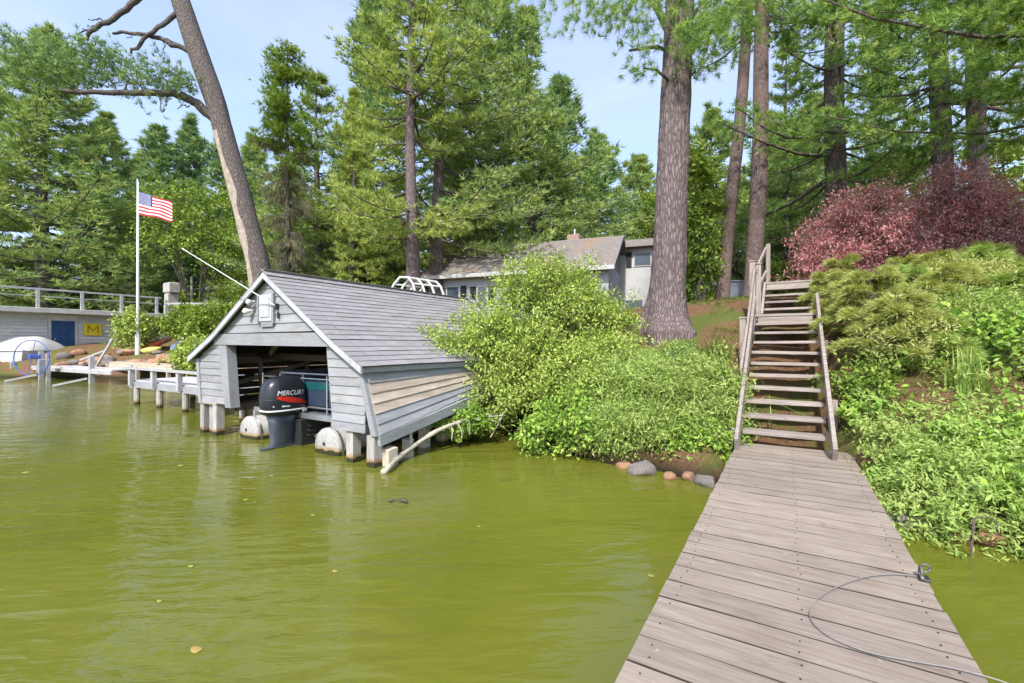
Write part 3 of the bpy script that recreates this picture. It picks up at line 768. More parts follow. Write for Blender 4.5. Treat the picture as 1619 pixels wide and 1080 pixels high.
# loose cut-off piles and the fallen bough in front of the side wall
def stump(px, py, w, h, label, lean=0):
    q = on(px, py, 0); b = MB(); b.hexa([(q.x - w / 2, q.y - w / 2, -1), (q.x + w / 2, q.y - w / 2, -1), (q.x + w / 2, q.y + w / 2, -1), (q.x - w / 2, q.y + w / 2, -1), (q.x - w / 2 + lean, q.y - w / 2, h), (q.x + w / 2 + lean, q.y - w / 2, h - .02), (q.x + w / 2 + lean, q.y + w / 2, h), (q.x - w / 2 + lean, q.y + w / 2, h + .01)])
    tag(b.build('cut_pile', 'drift_wood', at_=(q.x, q.y, 0)), label, 'pile', 'cut-off piles beside the boathouse')
stump(615, 735, .17, .24, 'short thick cut-off pile beside the boathouse corner post')
stump(645, 722, .12, .27, 'thin cut-off pile behind the fallen bough')
stump(668, 706, .14, .42, 'taller leaning cut-off pile under the boathouse side wall', .05)
fb = thing('fallen_bough', 'bare pale fallen bough arching out of the bush into the water', 'bough', on(604, 748, 0))
pts = [on(604, 748, -.05), on(612, 742, .05), Vector((*at(640, 6.55), hz(716, 6.55))), Vector((*at(690, 7.0), hz(682, 7.0))), Vector((*at(735, 7.4), hz(665, 7.4))), Vector((*at(775, 7.8), hz(657, 7.8))), Vector((*at(800, 8.3), hz(640, 8.3)))]
b = MB(); b.tube(spline(pts, 5), [q_ * (1 + .16 * math.sin(i_ * 2.3) + .1 * math.sin(i_ * 5.1)) for i_, q_ in enumerate(np.linspace(.043, .022, 31))], 9); b.build('bough', 'drift_wood', fb, smooth=True)
for (a, c) in (((735, 7.4, 665), (800, 7.6, 657)), ((750, 7.45, 664), (790, 7.5, 668)), ((800, 7.7, 645), (775, 7.4, 692)), ((712, 7.2, 672), (714, 7.15, 695)), ((722, 7.2, 668), (731, 7.2, 693)), ((740, 7.3, 664), (742, 7.3, 688))):
    A = Vector((*at(a[0], a[1]), hz(a[2], a[1]))); C = Vector((*at(c[0], c[1]), hz(c[2], c[1])))
    b = MB(); b.tube(spline([A, A.lerp(C, .5) + Vector((.02, .01, .02)), C], 4), list(np.linspace(.016, .007, 9)), 6); b.build('twig', 'drift_wood', fb, smooth=True)

# ================================================================== pontoon boat in the boathouse
pbt = thing('pontoon_boat', 'teal and grey pontoon boat moored stern-out inside the boathouse', 'pontoon boat', (-7.15, 5.0, 0))
for u in (-8.22, -6.03):
    b = MB(); r = .30; y0 = 4.40
    b.lathe([(.002, y0 - .03), (r * .6, y0 - .02), (r - .015, y0), (r, y0 + .02), (r, 8.4), (r * .8, 8.8), (r * .4, 9.1), (.01, 9.2)], (u, 0, .10), 24, axis='Y')
    o = b.build('pontoon', 'pontoon_metal', pbt, smooth=True)
    c = MB(); c.lathe([(r + .006, y0 + .05), (r + .006, y0 + .09)], (u, 0, .10), 24, axis='Y'); c.build('seam_band', 'metal', o)
    c = MB(); c.lathe([(.001, y0 - .038), (.03, y0 - .036), (.03, y0 - .02)], (u - .02, 0, .16), 10, axis='Y'); c.build('drain_plug', 'dark_metal', o)
    MB().box((u, 6.4, .42), (.05, 3.8, .14)).build('bracket_rail', 'dull_metal', pbt)
MB().box((-7.13, 6.7, .50), (2.45, 4.2, .06), ch=.008).build('deck', 'vinyl_grey', pbt)
MB().box((-7.13, 4.585, .50), (2.46, .03, .09)).build('deck_trim', 'metal', pbt)
# motor pod
b = MB(); b.hexa([(-7.42, 4.55, -.02), (-6.88, 4.55, -.02), (-6.80, 6.0, .1), (-7.5, 6.0, .1), (-7.48, 4.50, .44), (-6.82, 4.50, .44), (-6.80, 6.0, .44), (-7.5, 6.0, .44)]); b.build('motor_pod', 'dark_metal', pbt)
# stern fence: rails and teal panels
def rail_run(pts, r=.016): return MB().tube(pts, r, 8).build('railing', 'metal', pbt, smooth=False)
X0, X1, Y0, Y1 = -8.32, -5.94, 4.72, 8.7
for (zz) in (.62, 1.10):
    rail_run([(X0, Y0, zz), (X1, Y0, zz)]); rail_run([(X1, Y0, zz), (X1, Y1, zz)]); rail_run([(X0, Y0, zz), (X0, Y1, zz)])
rail_run([(X0 + .55, Y0 + .02, 1.18), (X1, Y0 + .02, 1.18)], .018)
for x in (X0, X0 + .55, -7.1, -6.45, X1): rail_run([(x, Y0, .53), (x, Y0, 1.16)], .014)
for y in np.linspace(Y0 + .8, Y1, 4): rail_run([(X1, y, .53), (X1, y, 1.12)], .014); rail_run([(X0, y, .53), (X0, y, 1.12)], .014)
MB().box((-6.2, Y0 + .02, .86), (.46, .012, .42)).build('fence_panel', 'navy', pbt)
MB().box((-6.2, Y0 + .012, .98), (.46, .012, .12)).build('panel_stripe', 'teal', pbt)
MB().box((-6.78, Y0 + .02, .86), (.6, .012, .42)).build('fence_panel', 'navy', pbt)
MB().box((-6.78, Y0 + .012, .98), (.6, .012, .12)).build('panel_stripe', 'teal', pbt)
MB().box((X1 - .01, 6.6, .86), (.012, 3.6, .42)).build('fence_panel', 'teal', pbt)
def cushion(c, d, mat='vinyl_grey', nm='seat'):
    b = MB(); b.box(c, d, ch=min(d) * .25); return b.build(nm, mat, pbt)
cushion((-6.35, 5.35, .78), (.62, .55, .5)); cushion((-7.9, 5.3, .75), (.6, 1.0, .42)); cushion((-7.9, 7.2, .75), (.6, 2.0, .42)); cushion((-8.18, 6.3, 1.02), (.12, 2.6, .35), nm='backrest')
b = MB()
prof = [(-.30, 0), (-.31, .22), (-.24, .40), (-.08, .47), (.12, .47), (.27, .40), (.31, .22), (.30, 0)]
b.prism([(-6.28 + p_[0], 5.0, .98 + p_[1]) for p_ in prof], (0, .42, .02)); b.build('seat_cover', 'vinyl_grey', pbt)
cushion((-6.4, 6.6, .95), (.55, .5, .75), 'boat_white', 'helm_console')
MB().tube(spline([(-6.95, 5.2, .8), (-6.95, 5.15, 1.2), (-6.85, 5.2, 1.45), (-6.7, 5.3, 1.56)], 5), .014, 8).build('grab_pole', 'dull_metal', pbt, smooth=True)
# outboard
MU = -7.13
om = MB()
def ring(cx, cy, cz, hx, hy, n=20, pw=2.8):
    o = []
    for j in range(n):
        a = 2 * math.pi * j / n; cx_, sy = math.cos(a), math.sin(a)
        o.append((cx + hx * math.copysign(abs(cx_) ** (2 / pw), cx_), cy + hy * math.copysign(abs(sy) ** (2 / pw), sy), cz))
    return o
def loft(rings):
    b = MB(); n = len(rings[0]); vs = [p_ for r_ in rings for p_ in r_]; fs = []
    for i in range(len(rings) - 1):
        for j in range(n): fs.append((i * n + j, i * n + (j + 1) % n, (i + 1) * n + (j + 1) % n, (i + 1) * n + j))
    fs += [tuple(range(n))[::-1], tuple((len(rings) - 1) * n + j for j in range(n))]
    b.add(vs, fs); return b
leg = loft([ring(MU, 4.36, -.10, .05, .20, 20), ring(MU, 4.36, .03, .07, .20), ring(MU, 4.36, .12, .085, .19), ring(MU, 4.36, .40, .12, .21), ring(MU, 4.36, .54, .15, .24)])
out_m = leg.build('outboard_motor', 'motor_grey', pbt, smooth=True)
tag(out_m, 'black outboard motor with white lettering and red stripe')
cowl = loft([ring(MU, 4.40, .535, .16, .29), ring(MU, 4.40, .56, .205, .345), ring(MU, 4.39, .68, .222, .365), ring(MU, 4.38, .86, .225, .36), ring(MU, 4.38, 1.00, .215, .335), ring(MU, 4.39, 1.09, .185, .29), ring(MU, 4.40, 1.145, .13, .22), ring(MU, 4.41, 1.165, .05, .10)])
cowl.build('cowling', 'motor_black', out_m, smooth=True)
b = loft([ring(MU, 4.34, .008, .09, .34), ring(MU, 4.34, .026, .09, .34)]); b.build('cavitation_plate', 'motor_grey', out_m)
b = loft([ring(MU, 4.39, .60, .2255, .362, 20), ring(MU, 4.39, .625, .2275, .366, 20)]); b.build('cowl_band', 'decal_white', out_m, smooth=True)
MB().box((MU, 4.78, .36), (.20, .18, .42), ch=.03).build('mounting_bracket', 'dark_metal', out_m)
for q in range(5):
    MB().tube(spline([(MU + .10, 4.55 + q * .02, .5 - q * .06), (MU + .22, 4.68, .42 - q * .05), (MU + .12, 4.86, .34 - q * .03)], 5), .014, 6).build('hose', 'dark_metal', out_m, smooth=True)
b = loft([ring(MU, 4.385, .792, .2262, .366, 20), ring(MU, 4.385, .797, .2262, .366, 20)]); b.build('cowl_seam', 'motor_grey', out_m, smooth=True)
MB().box((MU + .225, 4.62, .585), (.03, .07, .05), ch=.008).build('cowl_latch', 'dull_metal', out_m)
for q in range(4):
    MB().box((MU + .17 + q * .03, 4.80 + .02 * (q % 2), .40 - q * .09), (.09, .10, .06), ch=.01).build('bracket_fitting', 'dull_metal' if q % 2 else 'dark_metal', out_m)
    MB().tube(spline([(MU + .16, 4.60, .46 - q * .07), (MU + .30, 4.66, .40 - q * .08), (MU + .26, 4.88, .33 - q * .05)], 5), .011, 6).build('hose', 'dark_metal', out_m, smooth=True)
MB().tube([(MU + .1, 4.84, .02), (MU + .1, 4.7, .52)], .025, 8).build('trim_ram', 'metal', out_m)
# decals on both cowl flanks: a red swoosh and the maker's lettering
def cowl_x(y, z):
    hx = float(np.interp(z, [.535, .56, .68, .86, 1.0, 1.09], [.16, .205, .222, .225, .215, .185])); hy = float(np.interp(z, [.56, .68, .86, 1.0, 1.09], [.345, .365, .36, .335, .29]))
    t = min(.999, abs((y - 4.39) / hy)); return hx * (1 - t ** 2.8) ** (1 / 2.8)
def decal(side, polyrows, mat, nm, lift=.0035):
    b = MB(); vs = []; fs = []
    for (y, za, zb) in polyrows: vs += [(MU + side * (cowl_x(y, za) + lift), y, za), (MU + side * (cowl_x(y, zb) + lift), y, zb)]
    for i in range(len(polyrows) - 1): fs.append((2 * i, 2 * i + 2, 2 * i + 3, 2 * i + 1) if side > 0 else (2 * i + 1, 2 * i + 3, 2 * i + 2, 2 * i))
    b.add(vs, fs); b.build(nm, mat, out_m)
def lettering(txt, side, y0, y1, z0, h, slope, mat):
    cu = bpy.data.curves.new('t', 'FONT'); cu.body = txt; cu.size = 1; cu.shear = .25; cu.resolution_u = 3
    to = bpy.data.objects.new('t', cu); COL.objects.link(to)
    dg = bpy.context.evaluated_depsgraph_get(); me = bpy.data.meshes.new_from_object(to.evaluated_get(dg))
    bpy.data.objects.remove(to); bpy.data.curves.remove(cu)
    xs = [v_.co.x for v_ in me.vertices]; ys = [v_.co.y for v_ in me.vertices]; xa, xb, ya, yb = min(xs), max(xs), min(ys), max(ys)
    for v_ in me.vertices:
        t = (v_.co.x - xa) / (xb - xa); q = (v_.co.y - ya) / (yb - ya)
        y = y0 + (y1 - y0) * (t if side > 0 else 1 - t); zz = z0 + h * q + slope * (t if side > 0 else 1 - t)
        v_.co = Vector((MU + side * (cowl_x(y, zz) + .005), y, zz)) - org(pbt)
    me.materials.clear(); me.materials.append(MATS[mat]); me.name = 'lettering'
    o = bpy.data.objects.new('lettering', me); COL.objects.link(o); o.parent = out_m; ORG[o.name] = org(pbt)
for sd in (1, -1):
    decal(sd, [(4.13, .83, .845), (4.22, .785, .85), (4.34, .75, .835), (4.46, .725, .81), (4.58, .705, .775), (4.68, .69, .735), (4.72, .685, .705)], 'decal_red', 'red_stripe')
    lettering('MERCURY', sd, 4.16, 4.64, .865, .075, -.01, 'decal_white')
    decal(sd, [(4.10, .685, .70), (4.25, .675, .698), (4.36, .672, .690)], 'decal_white', 'white_stripe')
for sd in (-1, 1):
    b = MB(); b.box((MU + sd * .07, 4.045, .80), (.05, .012, .09)); b.build('rear_badge', 'decal_red' if sd < 0 else 'decal_white', out_m)

# ================================================================== low pier left of the boathouse
pr = thing('side_pier', 'low pier with white rail posts left of the boathouse', 'pier', (-13, 5.3, 0))
PX0, PX1 = -16.05, -9.95
x = PX0
while x < PX1:
    MB().box((x + .09, 6.05, .66), (.176, 1.5, .035), ch=.004).build('plank', 'white_siding', pr, at_=(x + .09, 6.05, .66)); x += .186
MB().beam((PX0, 5.28, .56), (PX1, 5.28, .56), .05, .17).build('stringer', 'grey_paint', pr)
MB().beam((PX0, 6.78, .56), (PX1, 6.78, .56), .05, .17).build('stringer', 'grey_paint', pr)
MB().beam((PX0 - .1, 5.2, 1.02), (PX1, 5.2, 1.0), .15, .05).build('rail', 'white_post', pr)
for u in (-15.75, -14.3, -12.85, -11.4, -10.2):
    MB().box((u, 5.2, .76), (.13, .10, .47), ch=.008).build('rail_post', 'white_post', pr, at_=(u, 5.2, .7))
    for vv in (5.32, 6.72): MB().tube([(u + .05, vv, -1), (u + .05, vv, .52)], .075, 10).build('pile', 'pile_wood', pr, at_=(u, vv, 0))

# ================================================================== neighbour's waterfront, far left
NU = -36.0
nb = thing('white_boathouse', 'white sided flat-roofed boathouse with a railed deck on the far left shore', 'boathouse', (NU, 6, 0))
z = 1.05; zt = 3.42
while z < zt:
    for (a, c) in ((-4, 8.05), (9.35, 12.9)):
        b = MB(); b.hexa([(NU - .02, a, z), (NU + .06, a, z), (NU + .06, c, z), (NU - .02, c, z), (NU - .02, a, z + .19), (NU + .008, a, z + .19), (NU + .008, c, z + .19), (NU - .02, c, z + .19)]); b.build('siding_board', 'white_siding', nb, at_=(NU, (a + c) / 2, z))
    z += .19
MB().box((NU - 3, 4.4, 2.2), (5.94, 16.8, 2.4)).build('core_wall', 'white_siding', nb)
MB().box((NU - 2.7, 4.45, 3.60), (6.6, 17.9, .28), ch=.02).build('roof_slab', 'white_siding', nb)
MB().box((NU + .02, 8.7, 3.25), (.06, 1.3, .36)).build('lintel', 'white_siding', nb)
dr = MB().box((NU + .012, 8.70, 2.10), (.05, .98, 1.95)).build('door', 'door_blue', nb)
MB().tube([(NU + .05, 8.35, 2.0), (NU + .09, 8.35, 2.0)], .04, 8).build('handle', 'metal', dr)
for yy in (8.13, 9.27): MB().box((NU + .03, yy, 2.15), (.06, .14, 2.2)).build('door_frame', 'white_post', nb)
sg = MB(); sg.box((NU + .09, 10.0, 2.60), (.03, .82, .72)); sg = sg.build('yellow_sign', 'sign_yellow', nb)
b = MB()
for (a, c) in (((9.77, 2.36), (9.77, 2.84)), ((9.77, 2.84), (10.0, 2.5)), ((10.0, 2.5), (10.23, 2.84)), ((10.23, 2.84), (10.23, 2.36))):
    b.beam((NU + .112, a[0], a[1]), (NU + .112, c[0], c[1]), .07, .01, up=(1, 0, 0))
b.build('sign_letter', 'sign_ink', sg)
ry = np.arange(-3.5, 13.3, 1.85)
for i, yy in enumerate(ry): MB().box((NU + .3, yy, 4.28), (.14, .14, 1.1), ch=.01).build('rail_post', 'white_post', nb, at_=(NU + .3, yy, 4.2))
for zz, h in ((4.80, .10), (4.40, .05)): MB().beam((NU + .3, -3.6, zz), (NU + .3, 13.4, zz), .08, h).build('rail', 'white_post', nb)
# fence going on behind, along the shore
fn = thing('white_fence', 'white post and rail fence running right from the flat-roofed boathouse', 'fence', (-32, 16, g1(-32, 16)))
fp = [(-35.5, 13.6), (-33.2, 15.0), (-31.2, 16.2), (-28.8, 17.4), (-26.6, 18.6)]
for (x, y) in fp:
    zt = hz(478, (-x * s_ + y * c_)) ; MB().box((x, y, zt - .6), (.15, .15, 1.5), ch=.01).build('post', 'white_post', fn, at_=(x, y, zt))
for a, c in zip(fp[:-1], fp[1:]):
    za = hz(480, (-a[0] * s_ + a[1] * c_)); zc = hz(480, (-c[0] * s_ + c[1] * c_))
    MB().beam((*a, za), (*c, zc), .08, .12).build('rail', 'white_post', fn)
lr = MB(); lr.v = []; pts = []
lc = Vector((NU + .40, 5.62, 4.18))
for a in np.linspace(0, 2 * math.pi, 25): pts.append(lc + Vector((0, .34 * math.cos(a), .34 * math.sin(a))))
lr.tube(pts, .10, 8); tag(lr.build('life_ring', 'white_plastic', at_=lc, smooth=True), 'white life ring hanging on the far deck railing', 'life ring')
# neighbour's dock
nd = thing('neighbour_dock', 'long low grey dock with upright posts on the far left water', 'dock', (-29, 7, 0))
for j in range(6): MB().beam((-42, 6.72 + j * .18, .50), (-23.6, 7.25 + j * .18, .62), .17, .05).build('plank', 'white_siding', nd, at_=(-31, 7 + j * .18, .5))
MB().beam((-42, 6.62, .40), (-23.6, 7.15, .52), .05, .16).build('stringer', 'white_post', nd)
for (px, py, zt) in ((65, 600, 1.35), (145, 606, 1.18), (20, 596, .75), (210, 600, .7)):
    q = on(px, py, 0); MB().box((q.x, q.y, zt / 2 - .3), (.17, .17, zt + .6), ch=.01).build('post', 'white_post', nd, at_=(q.x, q.y, 0))
for (px, py) in ((58, 603), (138, 610)):
    q = on(px, py, 0); MB().beam(q + Vector((0, 0, .30)), q + Vector((-.5, -.9, .05)), .08, .08).build('brace', 'white_post', nd)
bd = thing('beige_boardwalk', 'beige timber boardwalk edging the far shore behind the grey dock', 'boardwalk', (-24, 9.6, 0))
for j in range(5): MB().beam((-30, 9.0 + j * .2, .78), (-17.5, 9.3 + j * .2, .62), .19, .06).build('plank', 'beige_wood', bd, at_=(-24, 9 + j * .2, .7))
MB().beam((-30, 8.9, .64), (-17.5, 9.2, .48), .06, .2).build('stringer', 'beige_wood', bd)
for (u, vv) in ((-29.6, 8.95), (-26.5, 9.0), (-23.5, 9.1), (-20.5, 9.2), (-18, 9.25)): MB().box((u, vv, .1), (.14, .14, 1.1)).build('post', 'beige_wood', bd, at_=(u, vv, 0))
gp = thing('gate_post_frame', 'leaning weathered gangway rail at the end of the beige boardwalk', 'rail', (-29.8, 8.6, .6))
MB().beam((-30.0, 8.4, .4), (-29.2, 8.9, 2.0), .10, .08).build('post', 'white_post', gp)
MB().beam((-30.5, 8.0, .9), (-29.5, 8.7, 1.4), .07, .07).build('rail', 'white_post', gp)
# lift wheel
q = Vector((*at(50, 20.6), hz(566, 20.6)))
wl = thing('boat_lift', 'boat lift with a big thin blue hand wheel on the far left dock', 'boat lift', (q.x, q.y, 0))
fx = Vector((-s_, c_, 0)); rx = Vector((c_, s_, 0))
pts = [q + rx * (.82 * math.cos(a)) + Vector((0, 0, .82 * math.sin(a))) for a in np.linspace(0, 2 * math.pi, 33)]
wh = MB().tube(pts, .022, 6).build('wheel_rim', 'wheel_blue', wl, smooth=True)
for a in (0.3, 1.35, 2.4, 3.44, 4.49, 5.54):
    MB().tube([q, q + rx * (.82 * math.cos(a)) + Vector((0, 0, .82 * math.sin(a)))], .012, 5).build('spoke', 'wheel_blue', wh)
MB().box(q + fx * .12 + Vector((0, 0, .05)), (.34, .34, .2), ch=.02).build('winch', 'wheel_blue', wl)
MB().box(q + rx * .28 + fx * .2 + Vector((0, 0, -.38)), (.5, .3, .62), ch=.02).build('gear_box', 'grey_paint', wl)
MB().box(q + rx * .55 + fx * .2 + Vector((0, 0, -.75)), (.14, .14, 1.9), ch=.01).build('post', 'white_post', wl)
# covered boat
q0 = Vector((*at(-20, 25.0), 0))
cb_ = thing('covered_boat', 'white boat under a peaked cream canvas cover on the far left', 'boat', q0)
ax = Vector((.86, .50, 0)); ay = Vector((-.50, .86, 0))
def cbp(a, b_, z): return q0 + ax * a + ay * b_ + Vector((0, 0, z))
b = MB(); b.hexa([cbp(-3, -1.2, .75), cbp(3.3, -1.2, .75), cbp(3.3, 1.2, .75), cbp(-3, 1.2, .75), cbp(-3, -1.2, 1.4), cbp(3.4, -1.2, 1.4), cbp(3.4, 1.2, 1.4), cbp(-3, 1.2, 1.4)]); b.build('hull', 'boat_white', cb_)
NA, NB = 22, 12; vs = []; fs = []
for i in range(NA + 1):
    for j in range(NB + 1):
        a = -3.05 + 6.5 * i / NA; t = j / NB * 2 - 1
        ridge = .75 + .12 * math.sin(a * 2.1) - .45 * max(0, (a - 2.4) / 1.1) ** 1.2
        zz = 1.58 + ridge * (1 - abs(t) ** 1.7) + .03 * math.sin(a * 7 + t * 3) * (1 - t * t) - .03
        if abs(t) > .99 or i in (0, NA): zz = 1.36
        vs.append(cbp(a, 1.26 * t, zz))
for i in range(NA):
    for j in range(NB): fs.append((i * (NB + 1) + j, (i + 1) * (NB + 1) + j, (i + 1) * (NB + 1) + j + 1, i * (NB + 1) + j + 1))
MB().add(vs, fs).build('canvas_cover', 'canvas_white', cb_, smooth=True)
for b_ in (-.85, .85):
    MB().tube([cbp(-2.6, b_, .45), cbp(3.2, b_, .45)], .30, 14).build('pontoon', 'dull_metal', cb_)
for a in (-1.5, .3, 2.1): MB().beam(cbp(a, -1.22, .8), cbp(a, -1.22, 1.4), .05, .05).build('fence_rib', 'metal', cb_)
# kayaks and canoe on the bank
def hull(name, label, cat, p0, p1, w, h, mat, grp):
    p0, p1 = Vector(p0), Vector(p1); d = (p1 - p0); l = d.length; d.normalize(); s = d.cross(Vector((0, 0, 1))).normalized(); u = s.cross(d)
    b = MB(); rings = []
    for i in range(15):
        t = i / 14; k_ = max(.03, math.sin(math.pi * t) ** .6)
        rings.append([tuple(p0 + d * (l * t) + s * (w / 2 * k_ * math.cos(a)) + u * (h / 2 * k_ * math.sin(a) + h * .25 * (abs(2 * t - 1) ** 3))) for a in np.linspace(0, 2 * math.pi, 13)[:-1]])
    o = loft(rings).build(name, mat, at_=p0, smooth=True); tag(o, label, cat, grp); return o
ka = [(at(212, 25.5), at(262, 26.2)), (at(222, 25.0), at(256, 25.1)), (at(272, 24.5), at(300, 24.0))]
hull('kayak', 'orange kayak lying on the bank beside the flagpole', 'kayak', (*ka[0][0], 1.30), (*ka[0][1], 1.85), .7, .42, 'orange', None)
hull('kayak', 'short yellow kayak in front of the orange one', 'kayak', (*ka[1][0], 1.28), (*ka[1][1], 1.42), .6, .42, 'lime', None)
hull('canoe', 'pale blue canoe lying on the bank by the red planter', 'canoe', (*ka[2][0], 1.35), (*ka[2][1], 1.9), .7, .5, 'canoe_blue', None)
hull('kayak', 'brown weathered rowing hull turned over behind the orange kayak', 'rowing boat', (*at(235, 26.8), 1.6), (*at(288, 27.2), 2.5), .9, .5, 'beige_wood', None)
# flagpole
fx0, fy0 = at(218, 25.0); fz0 = g1(fx0, fy0)
fl = thing('flagpole', 'tall slim white flagpole on the left bank', 'flagpole', (fx0, fy0, fz0))
zt = hz(287, 25)
MB().tube([(fx0, fy0, fz0 - .2), (fx0, fy0, fz0 + 1.2), (fx0, fy0, zt)], [.085, .08, .05], 12).build('pole', 'white_plastic', fl, smooth=True)
MB().tube([(fx0, fy0, fz0 - .1), (fx0, fy0, fz0 + 1.1)], .13, 12).build('sleeve', 'white_plastic', fl)
MB().lathe([(.001, zt + .13), (.05, zt + .1), (.07, zt + .04), (.04, zt)], (fx0, fy0, 0), 12).build('finial', 'metal', fl, smooth=True)
flag_l, flag_h = 1.72, 1.28; ftop = hz(303, 25)
NXF = 26
def flagp(i, j):
    t = i / NXF; a = t * flag_l
    q_ = Vector((fx0, fy0, 0)) + rx * (a * .93 + .06) + fx * (.10 * math.sin(t * 8.5) * t + .25 * t)
    return Vector((q_.x, q_.y, ftop - .50 * t ** 1.1 - flag_h * (1 - .16 * t) * j / 13 + .05 * math.sin(t * 9 + j * .25) * t))
b = MB(); vs = []; 
for i in range(NXF + 1):
    for j in range(14): vs.append(flagp(i, j))
b.v = [Vector(q_) for q_ in vs]
for i in range(NXF):
    for j in range(13):
        b.f.append((i * 14 + j, i * 14 + j + 1, (i + 1) * 14 + j + 1, (i + 1) * 14 + j))
        b.m.append(2 if (i < NXF * .4 and j < 7) else (0 if j % 2 == 0 else 1))
fg = b.build('flag', ['flag_red', 'flag_white', 'flag_blue'], fl, smooth=True)
b = MB()
for r_ in range(9):
    for c in range(6 if r_ % 2 == 0 else 5):
        i = (.6 + c * 1.7 + (.85 if r_ % 2 else 0)); j = .55 + r_ * .74
        i0 = int(i); a0 = flagp(i0, j).lerp(flagp(i0 + 1, j), i - i0) 
        for off in (-.012, .012):
            ce = a0 + fx * off; ps = []
            for k in range(10):
                rr_ = .042 if k % 2 == 0 else .018; an = math.pi / 2 + k * math.pi / 5
                ps.append(ce + rx * (rr_ * math.cos(an)) + Vector((0, 0, rr_ * math.sin(an))))
            b.add(ps + [ce], [(k, (k + 1) % 10, 10) for k in range(10)])
tag(b.build('stars', 'flag_white', fg), kind='stuff')
# thin grey pole and stone pillar in the trees behind
px_, py_ = at(303, 34); MB_ = MB(); MB_.tube([(px_, py_, g1(px_, py_) - .2), (px_, py_, hz(437, 34))], .09, 8)
tag(MB_.build('utility_post', 'white_post', at_=(px_, py_, g1(px_, py_))), 'thin grey post standing among the trees behind the fence', 'post')
px_, py_ = at(271, 31); z0 = g1(px_, py_)
sp = thing('carved_pillar', 'pale grey carved pillar with stacked blocks behind the white fence', 'pillar', (px_, py_, z0))
zt = hz(447, 31); hh = (zt - z0) / 5
for k in range(5): MB().box((px_, py_, z0 + hh * (k + .5)), ((.95, .6, .8, .62, 1.0)[k], .6, hh * .96), ch=.06).build('block', 'pile_wood', sp)

# ================================================================== houses
def wpt(o0, ax, ay, a, b_, z): return Vector((o0[0] + ax.x * a + ay.x * b_, o0[1] + ax.y * a + ay.y * b_, z))
# main house: ridge direction towards the left, camera terms (-.936, .353)
hr = Vector((*cs(5.96, 24.0), 0)); hax = Vector((*cs(-.936, .353), 0)); hay = Vector((*cs(-.353, -.936), 0))   # ay: towards the lake
hs = thing('lake_house', 'pale blue-grey house with a brown shingled roof behind the leafy bush', 'house', (hr.x, hr.y, 2.9))
HL = 10.5; EZ, RZ, FZ = 5.38, 7.52, 2.7
H = lambda a, b_, z: wpt(hr, hax, hay, a, b_, z)
b = MB(); b.hexa([H(.35, 3.0, FZ), H(HL - .35, 3.0, FZ), H(HL - .35, -3.0, FZ), H(.35, -3.0, FZ), H(.35, 3.0, EZ + .2), H(HL - .35, 3.0, EZ + .2), H(HL - .35, -3.0, EZ + .2), H(.35, -3.0, EZ + .2)]); b.f = [f[::-1] for f in b.f]; b.build('wall', 'house_wall', hs)
for a in (.35, HL - .35 - .1):
    b = MB(); b.prism([H(a, 3.0, EZ + .2), H(a, -3.0, EZ + .2), H(a, 0, RZ - .1)], hax * .1); b.build('gable', 'house_gable', hs)
for s in (1, -1):
    b = MB(); P4 = [H(0, 0, RZ), H(HL, 0, RZ), H(HL, 3.5 * s, EZ), H(0, 3.5 * s, EZ)]; b.prism(P4, (0, 0, -.14)); rfo = b.build('roof', 'house_roof', hs)
    MB().beam(H(0, 3.52 * s, EZ - .10), H(HL, 3.52 * s, EZ - .10), .04, .20).build('fascia', 'house_white', hs)
    for a in (0, HL): MB().beam(H(a, 0, RZ - .08), H(a, 3.5 * s, EZ - .08), .05, .2).build('rake_board', 'house_gable', hs)
for a, zt_ in ((2.7, RZ + .35),):
    ch = MB().box(H(a, -.2, RZ + .02), (.7, .5, .55), ch=.03).build('chimney', 'brick_red', hs); MB().tube([H(a, -.2, RZ + .2), H(a, -.2, RZ + .62)], .07, 8).build('flue', 'metal', ch)
def hwin(a, z, w, h, shut=(1, 1)):
    f = MB().add([], []); 
    b = MB(); b.prism([H(a - w / 2 - .06, 3.0, z - h / 2 - .06), H(a + w / 2 + .06, 3.0, z - h / 2 - .06), H(a + w / 2 + .06, 3.0, z + h / 2 + .06), H(a - w / 2 - .06, 3.0, z + h / 2 + .06)], hay * .04); wn = b.build('window', 'house_white', hs)
    n_ = max(1, round(w / .7))
    for i in range(n_):
        a0 = a - w / 2 + w * i / n_ + .03; a1 = a - w / 2 + w * (i + 1) / n_ - .03
        b = MB(); b.prism([H(a0, 3.042, z - h / 2), H(a1, 3.042, z - h / 2), H(a1, 3.042, z + h / 2), H(a0, 3.042, z + h / 2)], hay * .012); b.build('pane', 'glass', wn)
    for k, sg_ in enumerate((-1, 1)):
        if shut[k]:
            c0 = a + sg_ * (w / 2 + .26); b = MB(); b.prism([H(c0 - .16, 3.0, z - h / 2 - .05), H(c0 + .16, 3.0, z - h / 2 - .05), H(c0 + .16, 3.0, z + h / 2 + .05), H(c0 - .16, 3.0, z + h / 2 + .05)], hay * .05); b.build('shutter', 'shutter', hs)
hwin(9.0, 4.1, 1.5, 1.35, (1, 1)); hwin(6.9, 4.2, .55, 1.0, (1, 1)); hwin(4.4, 4.2, 1.0, 1.1); hwin(2.2, 4.2, 1.0, 1.1)
